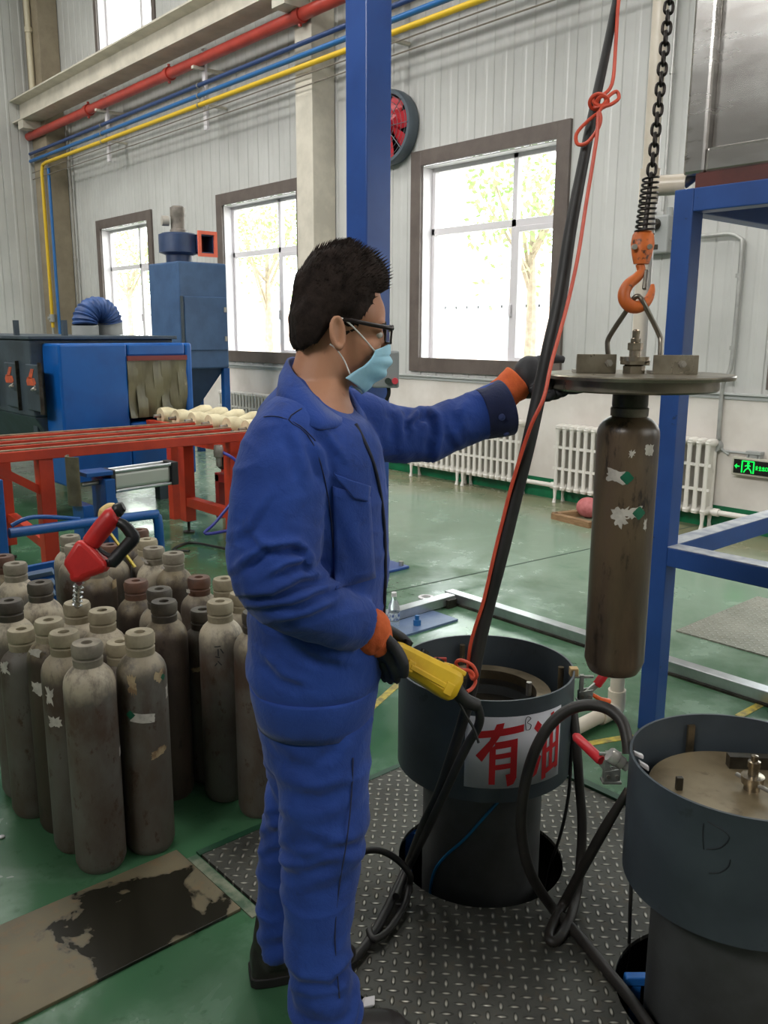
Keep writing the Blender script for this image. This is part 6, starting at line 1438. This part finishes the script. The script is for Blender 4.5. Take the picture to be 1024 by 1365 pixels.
# white scrap by the boot
p = PZ(491, 1338, .004); mb = MB(); mb.obox(p+V((0, 0, .004)), HR*.014+HF*.004, HF*.016, V((0, 0, .004))+HR*.003); tag(mb.build('paper_scrap', PVC, bevel=.003), 'small white scrap on the plate beside the near boot', 'scrap')
for px, py, w in ((105, 1135, 'beside the front cylinders'), (2, 1117, 'at the left picture edge')):
    p = PZ(px, py, 0); mb = MB(); mb.ell(p+V((0, 0, .004)), HR*.012, HF*.010, V((0, 0, .005)), 10, 6); tag(mb.build('paper_scrap', PVC), 'tiny pale crumb on the green floor '+w, 'scrap')
# ================================================================ light and camera
w = bpy.data.worlds.new('sky'); SC.world = w; w.use_nodes = True
nt = w.node_tree; nt.nodes.clear()
bg = nt.nodes.new('ShaderNodeBackground'); out = nt.nodes.new('ShaderNodeOutputWorld')
tcw = nt.nodes.new('ShaderNodeTexCoord'); sep = nt.nodes.new('ShaderNodeSeparateXYZ'); rmp = nt.nodes.new('ShaderNodeValToRGB')
nt.links.new(tcw.outputs['Generated'], sep.inputs[0]); nt.links.new(sep.outputs[2], rmp.inputs[0]); nt.links.new(rmp.outputs[0], bg.inputs[0]); nt.links.new(bg.outputs[0], out.inputs[0])
rmp.color_ramp.elements[0].color = (1, .98, .96, 1); rmp.color_ramp.elements[1].color = (.86, .93, 1, 1)
bg.inputs[1].default_value = 7.0
def area(name, loc, target, sx, sy_, power, col=(1, 1, 1), portal=False):
    l = bpy.data.lights.new(name, 'AREA'); l.shape = 'RECTANGLE'; l.size = sx; l.size_y = sy_; l.energy = power; l.color = col
    o = bpy.data.objects.new(name, l); COL.objects.link(o); o.location = loc
    o.rotation_euler = (Vector(target)-Vector(loc)).to_track_quat('-Z', 'Y').to_euler(); l.cycles.is_portal = portal
    return o
for x in WINS: area('window_portal', (x+WW/2, YB+.24, (WZ0+WZ1)/2), (x+WW/2, 0, (WZ0+WZ1)/2), WW, WZ1-WZ0, 1, portal=True)
for x in UWINS: area('window_portal', (x+WW/2, YB+.24, (UZ0+UZ1)/2), (x+WW/2, 0, (UZ0+UZ1)/2), WW, UZ1-UZ0, 1, portal=True)
# unseen area lamps added under the closed ceiling to light the hall
for x, y, e in ((-13.5, 2.0, 200), (-9.0, 1.6, 210), (-4.6, 4.2, 190), (0.5, 5.0, 130)):
    area('roof_fill', (x, y, ZC-.05), (x, y, 0), 1.6, 2.4, e, (1, .985, .95))
# unseen lamps added on the closed front wall to brighten the back wall
for x, e in ((-13.0, 130), (-7.0, 150), (-1.0, 150)):
    l = area('back_wall_fill', (x, YF+.1, 6.9), (x-1.0, YB, 2.2), 3.6, 1.8, e, (1, .985, .96)); l.data.spread = math.radians(70)
area('side_daylight', (XR-.05, 4.2, 3.0), (-6, 4.6, 1.0), 4.0, 3.6, 170, (1, .99, .97))
cam = bpy.data.cameras.new('camera'); co = bpy.data.objects.new('camera', cam); COL.objects.link(co); SC.camera = co
m = Matrix((R_, U_, -F_)).transposed().to_4x4(); m.translation = CAMP; co.matrix_world = m
cam.sensor_fit = 'VERTICAL'; cam.sensor_height = 36.0; cam.lens = CF*36.0/1365.0
cam.clip_start = .05; cam.clip_end = 300
vs = SC.view_settings; vs.view_transform = 'Standard'; vs.look = 'None'; vs.exposure = 0.12; vs.gamma = 1.0; vs.use_curve_mapping = False
SC.cycles.use_denoising = True
